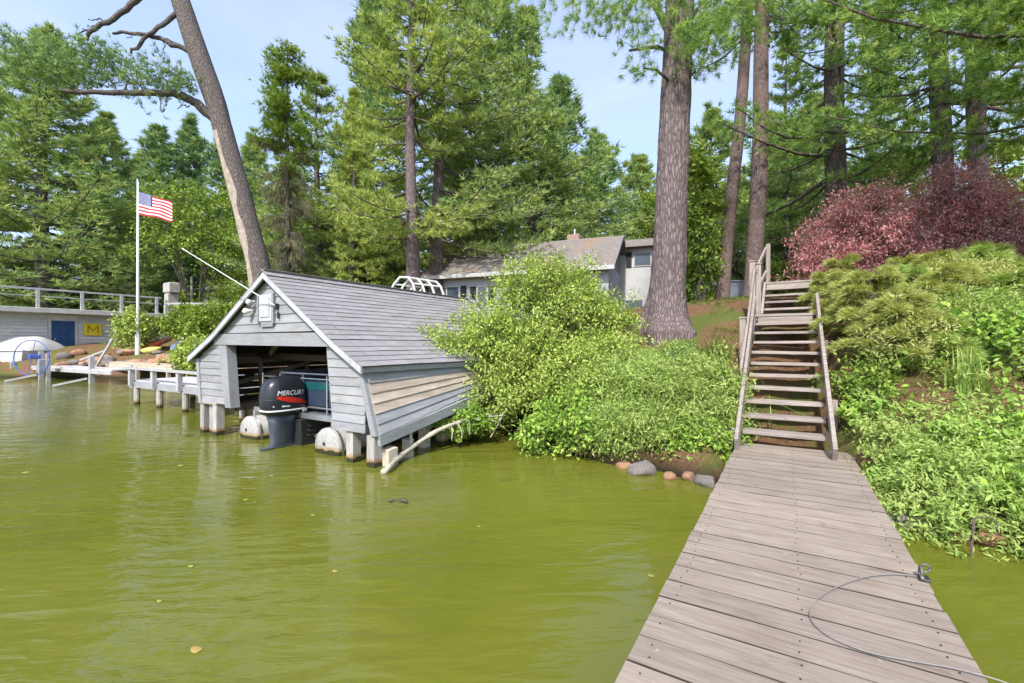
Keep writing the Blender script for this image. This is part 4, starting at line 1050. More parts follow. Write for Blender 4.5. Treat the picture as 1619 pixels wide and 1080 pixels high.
# wing on the right
w0 = Vector((*cs(6.7, 25.6), 0))
wg = thing('house_wing', 'pale house wing with a shuttered window partly behind the big pine trunk', 'house', (w0.x, w0.y, 2.9))
Hq = lambda a, b_, z: wpt(w0, hax, hay, a, b_, z)
WZ = hz(393, 25)
b = MB(); b.hexa([Hq(.6, .6, 2.7), Hq(-4.5, .6, 2.7), Hq(-4.5, -4.5, 2.7), Hq(.6, -4.5, 2.7), Hq(.6, .6, WZ), Hq(-4.5, .6, WZ), Hq(-4.5, -4.5, WZ), Hq(.6, -4.5, WZ)]); b.build('wall', 'house_white', wg)
b = MB(); b.hexa([Hq(.9, 1.1, WZ), Hq(-4.9, 1.1, WZ), Hq(-4.9, -5, WZ), Hq(.9, -5, WZ), Hq(.7, .9, WZ + .42), Hq(-4.7, .9, WZ + .42), Hq(-4.7, -5, WZ + .6), Hq(.7, -5, WZ + .6)]); b.build('roof', 'house_roof', wg)
def wwin(a, z, w, h):
    b = MB(); b.prism([Hq(a - w / 2, .6, z - h / 2), Hq(a + w / 2, .6, z - h / 2), Hq(a + w / 2, .6, z + h / 2), Hq(a - w / 2, .6, z + h / 2)], hay * .05); f_ = b.build('window', 'house_white', wg)
    b = MB(); b.prism([Hq(a - w / 2 + .06, .652, z - h / 2 + .06), Hq(a + w / 2 - .06, .652, z - h / 2 + .06), Hq(a + w / 2 - .06, .652, z + h / 2 - .06), Hq(a - w / 2 + .06, .652, z + h / 2 - .06)], hay * .015); b.build('pane', 'glass', f_)
wwin(-.75, hz(411, 25), .95, .8)
for a in (-.02,):
    b = MB(); b.prism([Hq(a - .15, .6, hz(423, 25)), Hq(a + .15, .6, hz(423, 25)), Hq(a + .15, .6, hz(399, 25)), Hq(a - .15, .6, hz(399, 25))], hay * .05); b.build('shutter', 'shutter', wg)
wwin(-.3, 3.6, 1.0, 1.2); wwin(-2.8, hz(411, 25), 1.0, .8)
# small far house on the left
f0 = Vector((*at(360, 42), 0)); fz_ = g1(f0.x, f0.y)
fh = thing('far_cottage', 'small pale cottage with a grey hip roof behind the shrubs', 'house', (f0.x, f0.y, fz_))
fzw = hz(458, 42); fzr = hz(442, 42)
Q = lambda a, b_, z: Vector((f0.x + rx.x * a + fx.x * b_, f0.y + rx.y * a + fx.y * b_, z))
b = MB(); b.hexa([Q(-2.2, 0, fz_ - .5), Q(3.5, 0, fz_ - .5), Q(3.5, 5, fz_ - .5), Q(-2.2, 5, fz_ - .5), Q(-2.2, 0, fzw), Q(3.5, 0, fzw), Q(3.5, 5, fzw), Q(-2.2, 5, fzw)]); b.build('wall', 'house_white', fh)
b = MB(); b.hexa([Q(-2.9, -.6, fzw - .05), Q(4.2, -.6, fzw - .05), Q(4.2, 5.6, fzw - .05), Q(-2.9, 5.6, fzw - .05), Q(.2, 2.2, fzr + .3), Q(1.8, 2.2, fzr + .3), Q(1.8, 2.8, fzr + .3), Q(.2, 2.8, fzr + .3)]); b.build('roof', 'shingle', fh)
b = MB(); b.box(Q(1.0, -.03, fzw - .8), (1.5, .1, 1.0), Matrix.Rotation(TH, 3, 'Z')); wq = b.build('window', 'house_white', fh)
for a in (.65, 1.35):
    b = MB(); b.box(Q(a, -.09, fzw - .8), (.6, .04, .85), Matrix.Rotation(TH, 3, 'Z')); b.build('pane', 'glass', wq)
# white pipe frames on the bank behind the boathouse roof
wf = thing('white_pipe_frame', 'white plastic pipe frame of hexagonal hoops behind the boathouse roof', 'pipe frame', (*at(655, 15.5), 2.6))
qf = Vector((*at(655, 15.5), 0)); zb = hz(463, 15.5); zt = hz(438.5, 15.5)
hp = []
for k in range(4):
    ce = qf + rx * (-.42 + k * .30) + fx * (.0 + k * .14); hp_k = []
    for (a, h) in ((-.46, 0), (-.30, .55), (-.08, 1), (.22, 1), (.40, .6), (.50, 0)):
        hp_k.append(ce + rx * (a * .92) + Vector((0, 0, zb + (zt - zb) * h * (1 - .06 * k) - 0.0)))
    low = [Vector((hp_k[0].x, hp_k[0].y, 2.3))]; end = [Vector((hp_k[-1].x, hp_k[-1].y, 2.3))]
    MB().tube(low + hp_k + end, .042, 8).build('hoop', 'white_plastic', wf); hp.append(hp_k)
for j in (1, 2, 3, 4): MB().tube([h_[j] for h_ in hp], .03, 8).build('crossbar', 'white_plastic', wf)
MB().tube([hp[0][0], hp[0][5]], .03, 8).build('crossbar', 'white_plastic', wf)
# grey-blue low wall between the thin trunks
q = Vector((*at(1172, 17.5), 0)); zg = g1(q.x, q.y)
b = MB(); b.box((q.x, q.y, (zg + hz(447, 17.5)) / 2 - .1), (1.3, .5, hz(447, 17.5) - zg + .2), Matrix.Rotation(TH + .1, 3, 'Z'), ch=.02)
sb = thing('storage_bin', 'blue-grey garden storage bin between the thin pine trunks', 'storage bin', (q.x, q.y, zg))
b.build('bin_body', 'grey_wall', sb)
b = MB(); b.box((q.x, q.y, hz(447, 17.5) + .02), (1.38, .58, .06), Matrix.Rotation(TH + .1, 3, 'Z'), ch=.015); b.build('lid', 'grey_wall', sb)
# ================================================================== foliage generators
def needles(P, D, n, L_, w, r, spread=.8, up=.3, ax=None):
    T = len(P); c0 = P.mean(0) if ax is None else np.asarray(ax, float)
    tn_ = P - c0
    if ax is not None: tn_ = tn_ * np.array([1, 1, 0])
    tn_ = unit(unit(tn_) * .6 + np.array([0, 0, .75]) + r.normal(size=P.shape) * .38); nr = np.repeat(tn_, n, 0); P = np.repeat(P, n, 0); D = np.repeat(D, n, 0); tr = np.repeat(r.uniform(0, 1, T), n)
    q = unit(r.normal(size=P.shape)); d = unit(D * .75 + q * spread + np.array([0, 0, up]))
    ln = L_ * r.uniform(.65, 1.15, (len(P), 1)); s = unit(np.cross(d, unit(r.normal(size=P.shape)))) * (w * r.uniform(.7, 1.3, (len(P), 1)) / 2)
    b = P + d * .015
    V = np.stack([b - s, b + s, b + d * ln], 1).reshape(-1, 3)
    Fq = np.arange(len(P) * 3).reshape(-1, 3)
    return V, Fq, np.clip(tr * .7 + r.uniform(0, .3, len(P)), 0, 1), unit(nr + r.normal(size=nr.shape) * .22)
def blades(P, D, N, L_, w, r, fold=.0, nr=None):
    """diamond leaves: base, two sides, tip"""
    D = unit(D); s = unit(np.cross(D, N)); n = len(P)
    L_ = (L_ * r.uniform(.6, 1.2, (n, 1))); w = w * r.uniform(.7, 1.2, (n, 1)) / 2
    nn = np.cross(s, D)
    V = np.stack([P, P + D * L_ * .42 + s * w + nn * w * fold, P + D * L_ - nn * L_ * .12, P + D * L_ * .42 - s * w + nn * w * fold], 1).reshape(-1, 3)
    if nr is None: nr = N
    return V, np.arange(n * 4).reshape(-1, 4), r.uniform(0, 1, n), unit(nr)
def pine_geo(seed, H, zb, R_, nb, prof, tn=7, nl=.26, nw=.045, step=.24, el0=-.10, el1=.75, s0=.32, sub=8, keep=1.0, side=None, jit=.07, whorl=.75):
    r = np.random.default_rng(seed); Ps = []; Ds = []; limbs = []
    for i in range(nb):
        t = (i + r.uniform()) / nb; z = zb + (H - zb) * t
        z = zb + round((z - zb) / whorl) * whorl + r.normal() * .10
        t = min(1, max(0, (z - zb) / (H - zb)))
        az = i * 2.39996 + r.normal() * .35
        irr = float(fnoise(math.cos(az) * 1.3, math.sin(az) * 1.3, z * .42, 3, seed + 7))
        Lb = R_ * prof(t) * r.uniform(.6, 1.12) * (1 + .32 * irr)
        if irr < -.62 and side is None: continue
        if side is not None: az = side[0] + r.uniform(-side[1], side[1])
        el = el0 + (el1 - el0) * t ** 1.4 + r.normal() * .09
        h = np.array([math.cos(az), math.sin(az), 0]); lat = np.array([-h[1], h[0], 0])
        bend = r.normal() * .12
        def pt(s): return np.array([0, 0, z]) + h * (Lb * s * math.cos(el)) + lat * (Lb * bend * s * s) + np.array([0, 0, Lb * (math.sin(el) * s - .10 * math.sin(s * 3.1) + .10 * s ** 3)])
        limbs.append(([pt(s) for s in (0, .25, .5, .75, 1)], .012 + .013 * Lb))
        if r.uniform() > keep: continue
        ss = np.linspace(s0 + r.uniform(-.05, .1), 1.0, max(3, int(sub * (.5 + .5 * Lb / R_))))
        for s in ss:
            p0 = pt(s); tng = unit(pt(min(1, s + .05)) - pt(s - .05))
            for sd in (-1, 1):
                if r.uniform() < .12: continue
                tl = Lb * .40 * (1.12 - s) * r.uniform(.6, 1.2) + .22
                a = r.uniform(.55, 1.05) * sd
                d = unit(tng * math.cos(a) + lat * math.sin(a) + np.array([0, 0, r.uniform(-.05, .18)]))
                k = max(2, int(tl / step)); f = (np.arange(k) + r.uniform(.3, 1, k)) / k
                pp = p0 + d * (tl * f)[:, None] + r.normal(size=(k, 3)) * np.array([jit, jit, jit * .7]) + np.array([0, 0, 1]) * (f ** 2 * tl * .08)[:, None]
                Ps.append(pp); Ds.append(np.repeat(d[None], k, 0))
        k = 3; Ps.append(np.array([pt(q) for q in (.9, .97, 1.03)])); Ds.append(np.repeat(tng[None], 3, 0))
    P = np.concatenate(Ps); D = np.concatenate(Ds)
    V, Fq, rn, nr = needles(P, D, tn, nl, nw, r, ax=(0, 0, 0))
    return V, Fq, (rn, nr), limbs
def trunk_geo(path, rad, n=14, rough=.05, seed=0, flare=0.0, fh=1.0, lobes=5, ridge=0.0):
    """path (k,3), rad (k): a bark surface with an uneven skin and root flare"""
    path = np.asarray(path, float); rad = np.asarray(rad, float); r = np.random.default_rng(seed)
    k = len(path); tg = np.gradient(path, axis=0); tg = unit(tg)
    x = np.cross(tg, np.array([0.0, 1.0, 0.0])); x = unit(x); y = np.cross(tg, x)
    a = np.linspace(0, 2 * math.pi, n, endpoint=False); s = np.concatenate([[0], np.cumsum(np.linalg.norm(np.diff(path, axis=0), axis=1))])
    A, Sg = np.meshgrid(a, s)
    rr = rad[:, None] * (1 + rough * fnoise(np.cos(A) * 2, np.sin(A) * 2, Sg * .9, 4, seed))
    if ridge: rr = rr + ridge * np.abs(fnoise(np.cos(A) * 9, np.sin(A) * 9, Sg * 1.6, 3, seed + 5))
    if flare:
        ph = r.uniform(0, 6.28); lob = .55 + .45 * np.cos(A * lobes + ph) + .35 * np.cos(A * (lobes - 2) + ph * 2.3)
        rr = rr + flare * np.exp(-np.clip(Sg - .42, 0, None) / fh * 2.2) * np.clip(.55 + .6 * lob, .15, 2)
    V = path[:, None, :] + x[:, None, :] * (np.cos(A) * rr)[..., None] + y[:, None, :] * (np.sin(A) * rr)[..., None]
    I = np.arange(k * n).reshape(k, n); J = np.roll(I, -1, 1)
    Fq = np.stack([I[:-1], J[:-1], J[1:], I[1:]], -1).reshape(-1, 4)
    return V.reshape(-1, 3), Fq
def leaf_mesh(name, V, F, rn): return np_mesh(name, V, F, rn[0], nrm=rn[1])
def merge(parts):
    V = []; Fq = []; o = 0
    for v_, f_ in parts: V.append(v_); Fq.append(f_ + o); o += len(v_)
    return np.concatenate(V), np.concatenate(Fq)
def limb_geo(limbs, n=5, end=.25):
    out_ = []
    for pts, r0 in limbs:
        pts = np.asarray(pts); k = len(pts)
        tg = unit(np.gradient(pts, axis=0)); x = unit(np.cross(tg, np.array([.13, .2, .97]))); y = np.cross(tg, x)
        a = np.linspace(0, 2 * math.pi, n, endpoint=False); rd = np.linspace(r0, r0 * end, k)[:, None]
        V = pts[:, None] + x[:, None] * (np.cos(a) * rd)[..., None] + y[:, None] * (np.sin(a) * rd)[..., None]
        I = np.arange(k * n).reshape(k, n); J = np.roll(I, -1, 1)
        out_.append((V.reshape(-1, 3), np.stack([I[:-1], J[:-1], J[1:], I[1:]], -1).reshape(-1, 4)))
    return out_
def tree(name, label, cat, loc, parts, group=None, rz=0, sc=1.0):
    o = thing(name, label, cat, loc, group); o.rotation_euler[2] = rz; o.scale = (sc, sc, sc) if isinstance(sc, (int, float)) else sc
    for (nm, me, mat) in parts:
        q = bpy.data.objects.new(nm, me); COL.objects.link(q); q.parent = o
        if len(me.materials) == 0: me.materials.append(MATS[mat])
        elif me.materials[0] is not MATS[mat]:
            q.material_slots[0].link = 'OBJECT'; q.material_slots[0].material = MATS[mat]
    return o
# --- crown profiles
cone = lambda t: max(.06, (1 - t) ** .75) * (.55 + .45 * min(1, t / .12))
tall = lambda t: max(.10, (1 - t ** 1.6)) * (.75 + .25 * math.sin(t * 17))
rag = lambda t: max(.12, (1 - t ** 2.2)) * (.6 + .4 * abs(math.sin(t * 9.5 + .6)))
def pine_kit(seed, H, zb, R_, nb, prof, r0, bark_n=10, **kw):
    V, Fq, rn, limbs = pine_geo(seed, H, zb, R_, nb, prof, **kw)
    cm = leaf_mesh('pine_crown', V, Fq, rn)
    zz = np.linspace(-.4, H * .98, 24); r = np.random.default_rng(seed)
    wob = np.stack([.10 * np.sin(zz * .35 + seed), .10 * np.cos(zz * .28 + seed), zz], 1); wob[:, :2] -= wob[0, :2]
    rad = r0 * (1 - zz / H * .93).clip(.04)
    tv = merge([trunk_geo(wob, rad, bark_n, .06, seed, r0 * .5, .8)] + limb_geo(limbs, 5))
    tm = np_mesh('pine_trunk', *tv, smooth=True)
    return cm, tm
KIT = {
    'dense': pine_kit(1, 22, .8, 6.2, 240, cone, .40, tn=8, nl=.40, nw=.062, step=.26, sub=13, s0=.15),
    'dense2': pine_kit(2, 22, 1.6, 5.4, 210, tall, .40, tn=8, nl=.38, nw=.060, step=.26, sub=13, s0=.15),
    'clump': pine_kit(3, 22, 5.4, 4.8, 130, rag, .36, tn=10, nl=.30, nw=.040, step=.19, sub=13, s0=.22, whorl=1.15),
    'open': pine_kit(4, 20, 2.5, 4.8, 130, cone, .30, tn=8, nl=.36, nw=.055, step=.23, sub=12, s0=.18, whorl=1.0),
    'far': pine_kit(5, 22, 2.0, 5.6, 170, tall, .32, tn=6, nl=.50, nw=.095, step=.36, sub=11, s0=.15),
    'far2': pine_kit(6, 20, 1.0, 5.2, 170, cone, .30, tn=6, nl=.50, nw=.095, step=.36, sub=11, s0=.15),
}
for _k, _v in KIT.items(): print('KIT', _k, len(_v[0].polygons), len(_v[1].polygons))
def pine(px, fwd, top, kit, mat, label, bark='bark_far', w=1.0, group=None, rz=None, base=None):
    x, y = at(px, fwd); z = g1(x, y) if base is None else base
    cm, tm = KIT[kit]; Hk = {'dense': 22, 'dense2': 22, 'clump': 22, 'open': 20, 'far': 22, 'far2': 20}[kit]
    sc = (hz(top, fwd) - z) / Hk
    return tree('pine_tree', label, 'pine tree', (x, y, z), [('trunk', tm, bark), ('crown', cm, mat)], group, random.uniform(0, 6.28) if rz is None else rz, (sc * w, sc * w, sc))
# left bank
pine(75, 33, 55, 'dense', 'pine_mid', 'huge dense pine at far left with foliage down to the deck railing', w=1.43, rz=.6)
pine(-70, 36, 40, 'dense', 'pine_mid', 'dense pine cut by the left edge of the picture', w=1.41, rz=2.0)
pine(168, 40, 185, 'dense2', 'pine_mid', 'bushy pine just behind the flagpole', w=1.47)
pine(250, 50, 205, 'far2', 'pine_dark', 'dark pointed pine in the distance right of the flag', w=1.28)
pine(300, 54, 190, 'far', 'pine_dark', 'round-topped distant pine between flag and leaning trunk', w=1.15)
pine(352, 50, 225, 'far2', 'pine_dark', 'distant dark pine directly left of the leaning trunk', w=1.34)
pine(400, 56, 215, 'far', 'pine_mid', 'distant pine seen just right of the leaning trunk', w=1.15)
pine(222, 58, 245, 'far', 'pine_mid', 'low distant pine behind the flag', w=1.41)
# centre
pine(500, 30, 120, 'open', 'pine_mid', 'bright pine right of the half-dead spruce', w=1.47)
pine(560, 26, 150, 'dense2', 'pine_bright', 'yellow-green bushy pine left of the central trunk', w=1.10, rz=1.0)
pine(590, 34, -20, 'far', 'pine_dark', 'dark tall pine rising behind the yellow-green one', w=1.09)
pine(655, 22, -160, 'clump', 'pine_bright', 'central tall pine with straight trunk and bright hanging clumps', 'bark_pine', w=1.1, rz=2.2)
pine(694, 24.5, -140, 'clump', 'pine_mid', 'dark thick-trunked pine right behind the central tall pine', 'bark_far', w=1.22, rz=.4)
pine(770, 31, -60, 'far', 'pine_mid', 'tall pine above the left end of the house roof', w=1.15)
pine(833, 33, 20, 'open', 'pine_mid', 'slender layered pine with dark trunk behind the house chimney', w=1.47, rz=.2)
pine(885, 40, 130, 'far2', 'pine_dark', 'pointed pine behind the house roof, right of the slender one', w=1.34)
pine(945, 44, 215, 'far', 'pine_mid', 'spreading pine beyond the right end of the house', w=1.60)
pine(1010, 48, 250, 'far2', 'pine_mid', 'low distant pine left of the big foreground trunk', w=1.54)
pine(455, 44, 255, 'far2', 'pine_mid', 'distant pine behind the half-dead spruce', w=1.41)
pine(720, 46, 190, 'far', 'pine_dark', 'distant dark pine between the central trunks and house', w=1.28)
# right
pine(1125, 30, 175, 'far', 'pine_mid', 'mid-distance pine right behind the big foreground trunk', w=1.41)
pine(1225, 34, 200, 'far2', 'pine_mid', 'mid-distance pine seen above the top of the stairs', w=1.54)
pine(1243, 22, 60, 'open', 'pine_mid', 'thin dark-trunked pine right above the stairs', w=1.02)
pine(1290, 40, 150, 'far', 'pine_mid', 'distant pine behind the red maple', w=1.54)
pine(1385, 24, 20, 'open', 'pine_mid', 'slim dark pine between the thick trunk and the maple', w=1.09)

# --- half-dead spruce: bare lower trunk with hanging grey twigs, green top
def spruce():
    r = np.random.default_rng(21); x, y = at(455, 24); z = g1(x, y); H = hz(75, 24) - z
    t = thing('half_dead_spruce', 'half-dead spruce with drooping grey dead branches and a green top', 'spruce', (x, y, z))
    zz = np.linspace(-.3, H * .99, 30); tv = [trunk_geo(np.stack([.05 * np.sin(zz * .4), 0 * zz, zz], 1), (.20 * (1 - zz / H * .9)).clip(.02), 10, .07, 3)]
    limbs = []; Pd = []; Dd = []; Pg = []; Dg = []
    for i in range(150):
        q = r.uniform(.05, .99); h = q * H; L_ = (1.9 - 1.1 * q) * r.uniform(.4, 1.1) if q < .62 else (2.2 * (1 - q) ** .6 + .5) * r.uniform(.6, 1.1)
        az = r.uniform(0, 6.28); hd = np.array([math.cos(az), math.sin(az), 0])
        dr = -.55 if q < .62 else -.05
        pt = lambda s: np.array([0, 0, h]) + hd * L_ * s + np.array([0, 0, L_ * (dr * s * s + .15 * s)])
        limbs.append(([pt(s) for s in (0, .3, .6, 1)], .018))
        for s in np.linspace(.25, 1, 9):
            p_ = pt(s)
            if q < .68:
                k = 7; Pd.append(p_ + r.normal(size=(k, 3)) * .05); Dd.append(np.repeat(unit(hd * .6 + np.array([0, 0, -1.0]))[None], k, 0) + r.normal(size=(k, 3)) * .25)
            if q > .60:
                k = 4; Pg.append(p_ + r.normal(size=(k, 3)) * .18); Dg.append(np.repeat(hd[None], k, 0) + r.normal(size=(k, 3)) * .3)
    link_mesh('trunk', np_mesh('spruce_trunk', *merge(tv + limb_geo(limbs, 4)), smooth=True), 'bark_dead', t)
    V, Fq, *rn = needles(np.concatenate(Pd), np.concatenate(Dd), 2, .42, .025, r, .35, -.2)
    link_mesh('dead_twigs', leaf_mesh('dead_twigs', V, Fq, rn), 'dead_twig', t)
    V, Fq, *rn = needles(np.concatenate(Pg), np.concatenate(Dg), 7, .26, .05, r)
    link_mesh('crown', leaf_mesh('spruce_crown', V, Fq, rn), 'leaf_green', t)
spruce()

# --- the big foreground pine
def big_pine():
    r = np.random.default_rng(31)
    x, y = at(1053, 9.9); z = g1(x, y)
    t = thing('big_pine', 'massive foreground pine trunk with furrowed bark standing on the slope', 'pine tree', (x, y, z))
    H = 22; zz = np.concatenate([np.linspace(-.45, 1.2, 40), np.linspace(1.25, 9.5, 110), np.linspace(9.8, H, 24)])
    lean = .075 * np.clip(zz, 0, 99) * .55
    path = np.stack([rx.x * lean, rx.y * lean, zz], 1)
    rad = np.interp(zz, [-.5, 0, 1, 3, 9, 22], [.38, .375, .35, .33, .27, .05])
    tv = trunk_geo(path, rad, 72, .035, 9, .34, .80, 5, .022)
    link_mesh('trunk', np_mesh('big_trunk', *tv, smooth=True), 'bark_pine', t)
    def P(px, py, f=9.9): q = Vector((*at(px, f), hz(py, f))) - Vector((x, y, z)); return np.array(q)
    for pts, r0 in (([P(1072, 95), P(1058, 50), P(1040, 15), P(1020, -15), P(985, -60, 9.6)], .105), ([P(1062, 82), P(1038, 74, 9.7), P(1012, 77, 9.5), P(995, 80, 9.4)], .05),
                    ([P(1066, 140), P(1052, 122, 9.6), P(1036, 110, 9.4), P(1018, 108, 9.2)], .04), ([P(1092, 30), P(1110, 5, 9.7), P(1135, -30, 9.5)], .06), ([P(1078, -10), P(1010, -30, 9.7), P(930, -38, 9.6), P(840, -42, 10.0), P(750, -45, 10.5)], .07), ([P(1010, -30, 9.7), P(985, 0, 9.5), P(965, 12, 9.4)], .03), ([P(1085, 70), P(1110, 60, 9.5), P(1150, 35, 9.3), P(1190, 5, 9.4)], .05), ([P(1082, 130), P(1094, 118, 9.6), P(1100, 112, 9.5)], .035)):
        link_mesh('limb', np_mesh('limb', *merge(limb_geo([(pts, r0)], 10, .45)), smooth=True), 'bark_dead', t)
    Ps = []; Ds = []
    # hanging sprays seen along the top of the picture, left and right of the trunk
    for (px, py, f, n, sx, sz) in ((1000, 20, 9.5, 60, .5, .30), (960, 5, 9.3, 70, .6, .25), (1020, 60, 9.3, 30, .3, .2), (930, 0, 9.4, 60, .6, .3), (880, -25, 9.6, 70, .8, .35), (820, -35, 10.2, 70, .9, .35), (760, -40, 10.5, 60, .9, .3), (1015, 108, 9.2, 20, .22, .10),
                                   (1120, 75, 9.2, 70, .42, .22), (1150, 40, 9.2, 90, .5, .28), (1105, 20, 9.4, 60, .4, .3), (1085, 60, 9.0, 30, .25, .25), (1180, 10, 9.4, 60, .4, .3), (1060, -10, 9.2, 40, .4, .2)):
        c = P(px, py, f); q = r.normal(size=(n, 3)) * np.array([sx, sx, sz]) * .8 + c
        Ps.append(q); Ds.append(unit(r.normal(size=(n, 3)) * .5 + np.array([rx.x * (px - 1075) / 150, rx.y * (px - 1075) / 150, -.1])))
    V, Fq, *rn = needles(np.concatenate(Ps), np.concatenate(Ds), 34, .19, .010, r, .85, .1)
    link_mesh('low_sprays', leaf_mesh('sprays', V, Fq, rn), 'pine_near', t)
    V, Fq, rn, limbs = pine_geo(33, 22, 8.6, 4.2, 60, rag, tn=9, nl=.24, nw=.03, step=.25, sub=8, whorl=1.0)
    V[:, 0] += rx.x * .45; V[:, 1] += rx.y * .45
    link_mesh('crown', leaf_mesh('crown', V, Fq, rn), 'pine_near', t)
    link_mesh('crown_limbs', np_mesh('limbs', *merge(limb_geo([([np.array(p_) + np.array([rx.x, rx.y, 0]) * .45 for p_ in a_], b_) for a_, b_ in limbs], 5)), smooth=True), 'bark_dead', t)
big_pine()

# --- two thin red-barked pines and the thick trunks behind the maple
def bare_pine(px0, py_base, px1, fwd, w_px, label, bark, H=20, zc=9.5, R_=2.6, nb=40, mat='pine_near', seed=1, fine=True, prof=rag, sn=24, elev=-.1):
    x, y = at(px0, fwd); z = g1(x, y); zt0 = hz(0, fwd) - z
    off = (px1 - px0) / FP * fwd
    t = thing('tall_pine', label, 'pine tree', (x, y, z))
    zz = np.linspace(-.4, H, 70); lx = off * zz / zt0
    r0 = w_px / FP * fwd / 2 * .78
    path = np.stack([rx.x * lx + .04 * np.sin(zz * .7 + seed), rx.y * lx + .04 * np.cos(zz * .6), zz], 1)
    rad = r0 * np.interp(zz / H, [0, .1, .6, 1], [1.12, 1.0, .8, .1])
    V, Fq, rn, limbs = pine_geo(seed, H, zc, R_, nb, prof, tn=12, nl=.24, nw=.028, step=.17, sub=11, s0=.2, whorl=.9, el0=elev)
    def sh(a): a = np.array(a, float); a[..., 0] += rx.x * off * a[..., 2] / zt0; a[..., 1] += rx.y * off * a[..., 2] / zt0; return a
    link_mesh('trunk', np_mesh('tall_trunk', *merge([trunk_geo(path, rad, sn, .04, seed, r0 * .35, .6, 5, .006)] + limb_geo([([sh(q) for q in a_], b_) for a_, b_ in limbs], 5)), smooth=True), bark, t)
    link_mesh('crown', leaf_mesh('tall_crown', sh(V), Fq, rn), mat, t)
    return t
bare_pine(1142, 470, 1185, 15.5, 24, 'slanting thin red-barked pine left of the stairs', 'bark_red', 19, 9.5, 2.6, 36, seed=41)
bare_pine(1192, 450, 1207, 15.0, 31, 'straight thin red-barked pine just behind the stair posts', 'bark_red', 20, 9.8, 3.0, 36, seed=42)
bare_pine(1317, 300, 1322, 15.5, 38, 'thick grey pine trunk behind the left half of the red maple', 'bark_far', 21, 3.4, 4.3, 88, 'pine_near', seed=43, elev=-.16)
bare_pine(1492, 280, 1484, 13.5, 34, 'grey pine trunk above the right half of the red maple', 'bark_pine', 20, 4.6, 4.0, 66, 'pine_near', seed=44, elev=-.16)
bare_pine(1550, 280, 1542, 12.5, 31, 'rightmost mottled pine trunk near the right edge', 'bark_pine', 20, 5.0, 3.4, 65, 'pine_near', seed=45, elev=-.16)
# near boughs that reach into the upper right of the picture from a pine outside it
def side_pine():
    x, y = at(1900, 7.2); z = g1(x, y)
    t = thing('edge_pine', 'pine at the right edge whose bright boughs hang into the picture', 'pine tree', (x, y, z))
    V, Fq, rn, limbs = pine_geo(51, 15, 2.2, 4.7, 62, lambda q: .62 + .38 * (1 - q), tn=26, nl=.17, nw=.016, step=.115, sub=15, s0=.14, jit=.05, el0=.06, el1=.45, side=(math.atan2(rx.y, rx.x) + math.pi + .1, 1.0), whorl=.55)
    zz = np.linspace(-.4, 15, 40)
    link_mesh('trunk', np_mesh('edge_trunk', *merge([trunk_geo(np.stack([0 * zz, 0 * zz, zz], 1), (.28 * (1 - zz / 17)), 20, .05, 51, .12, .6)] + limb_geo([(p_, r_0 * .5) for p_, r_0 in limbs], 6)), smooth=True), 'bark_far', t)
    link_mesh('crown', leaf_mesh('edge_crown', V, Fq, rn), 'pine_near', t)
side_pine()

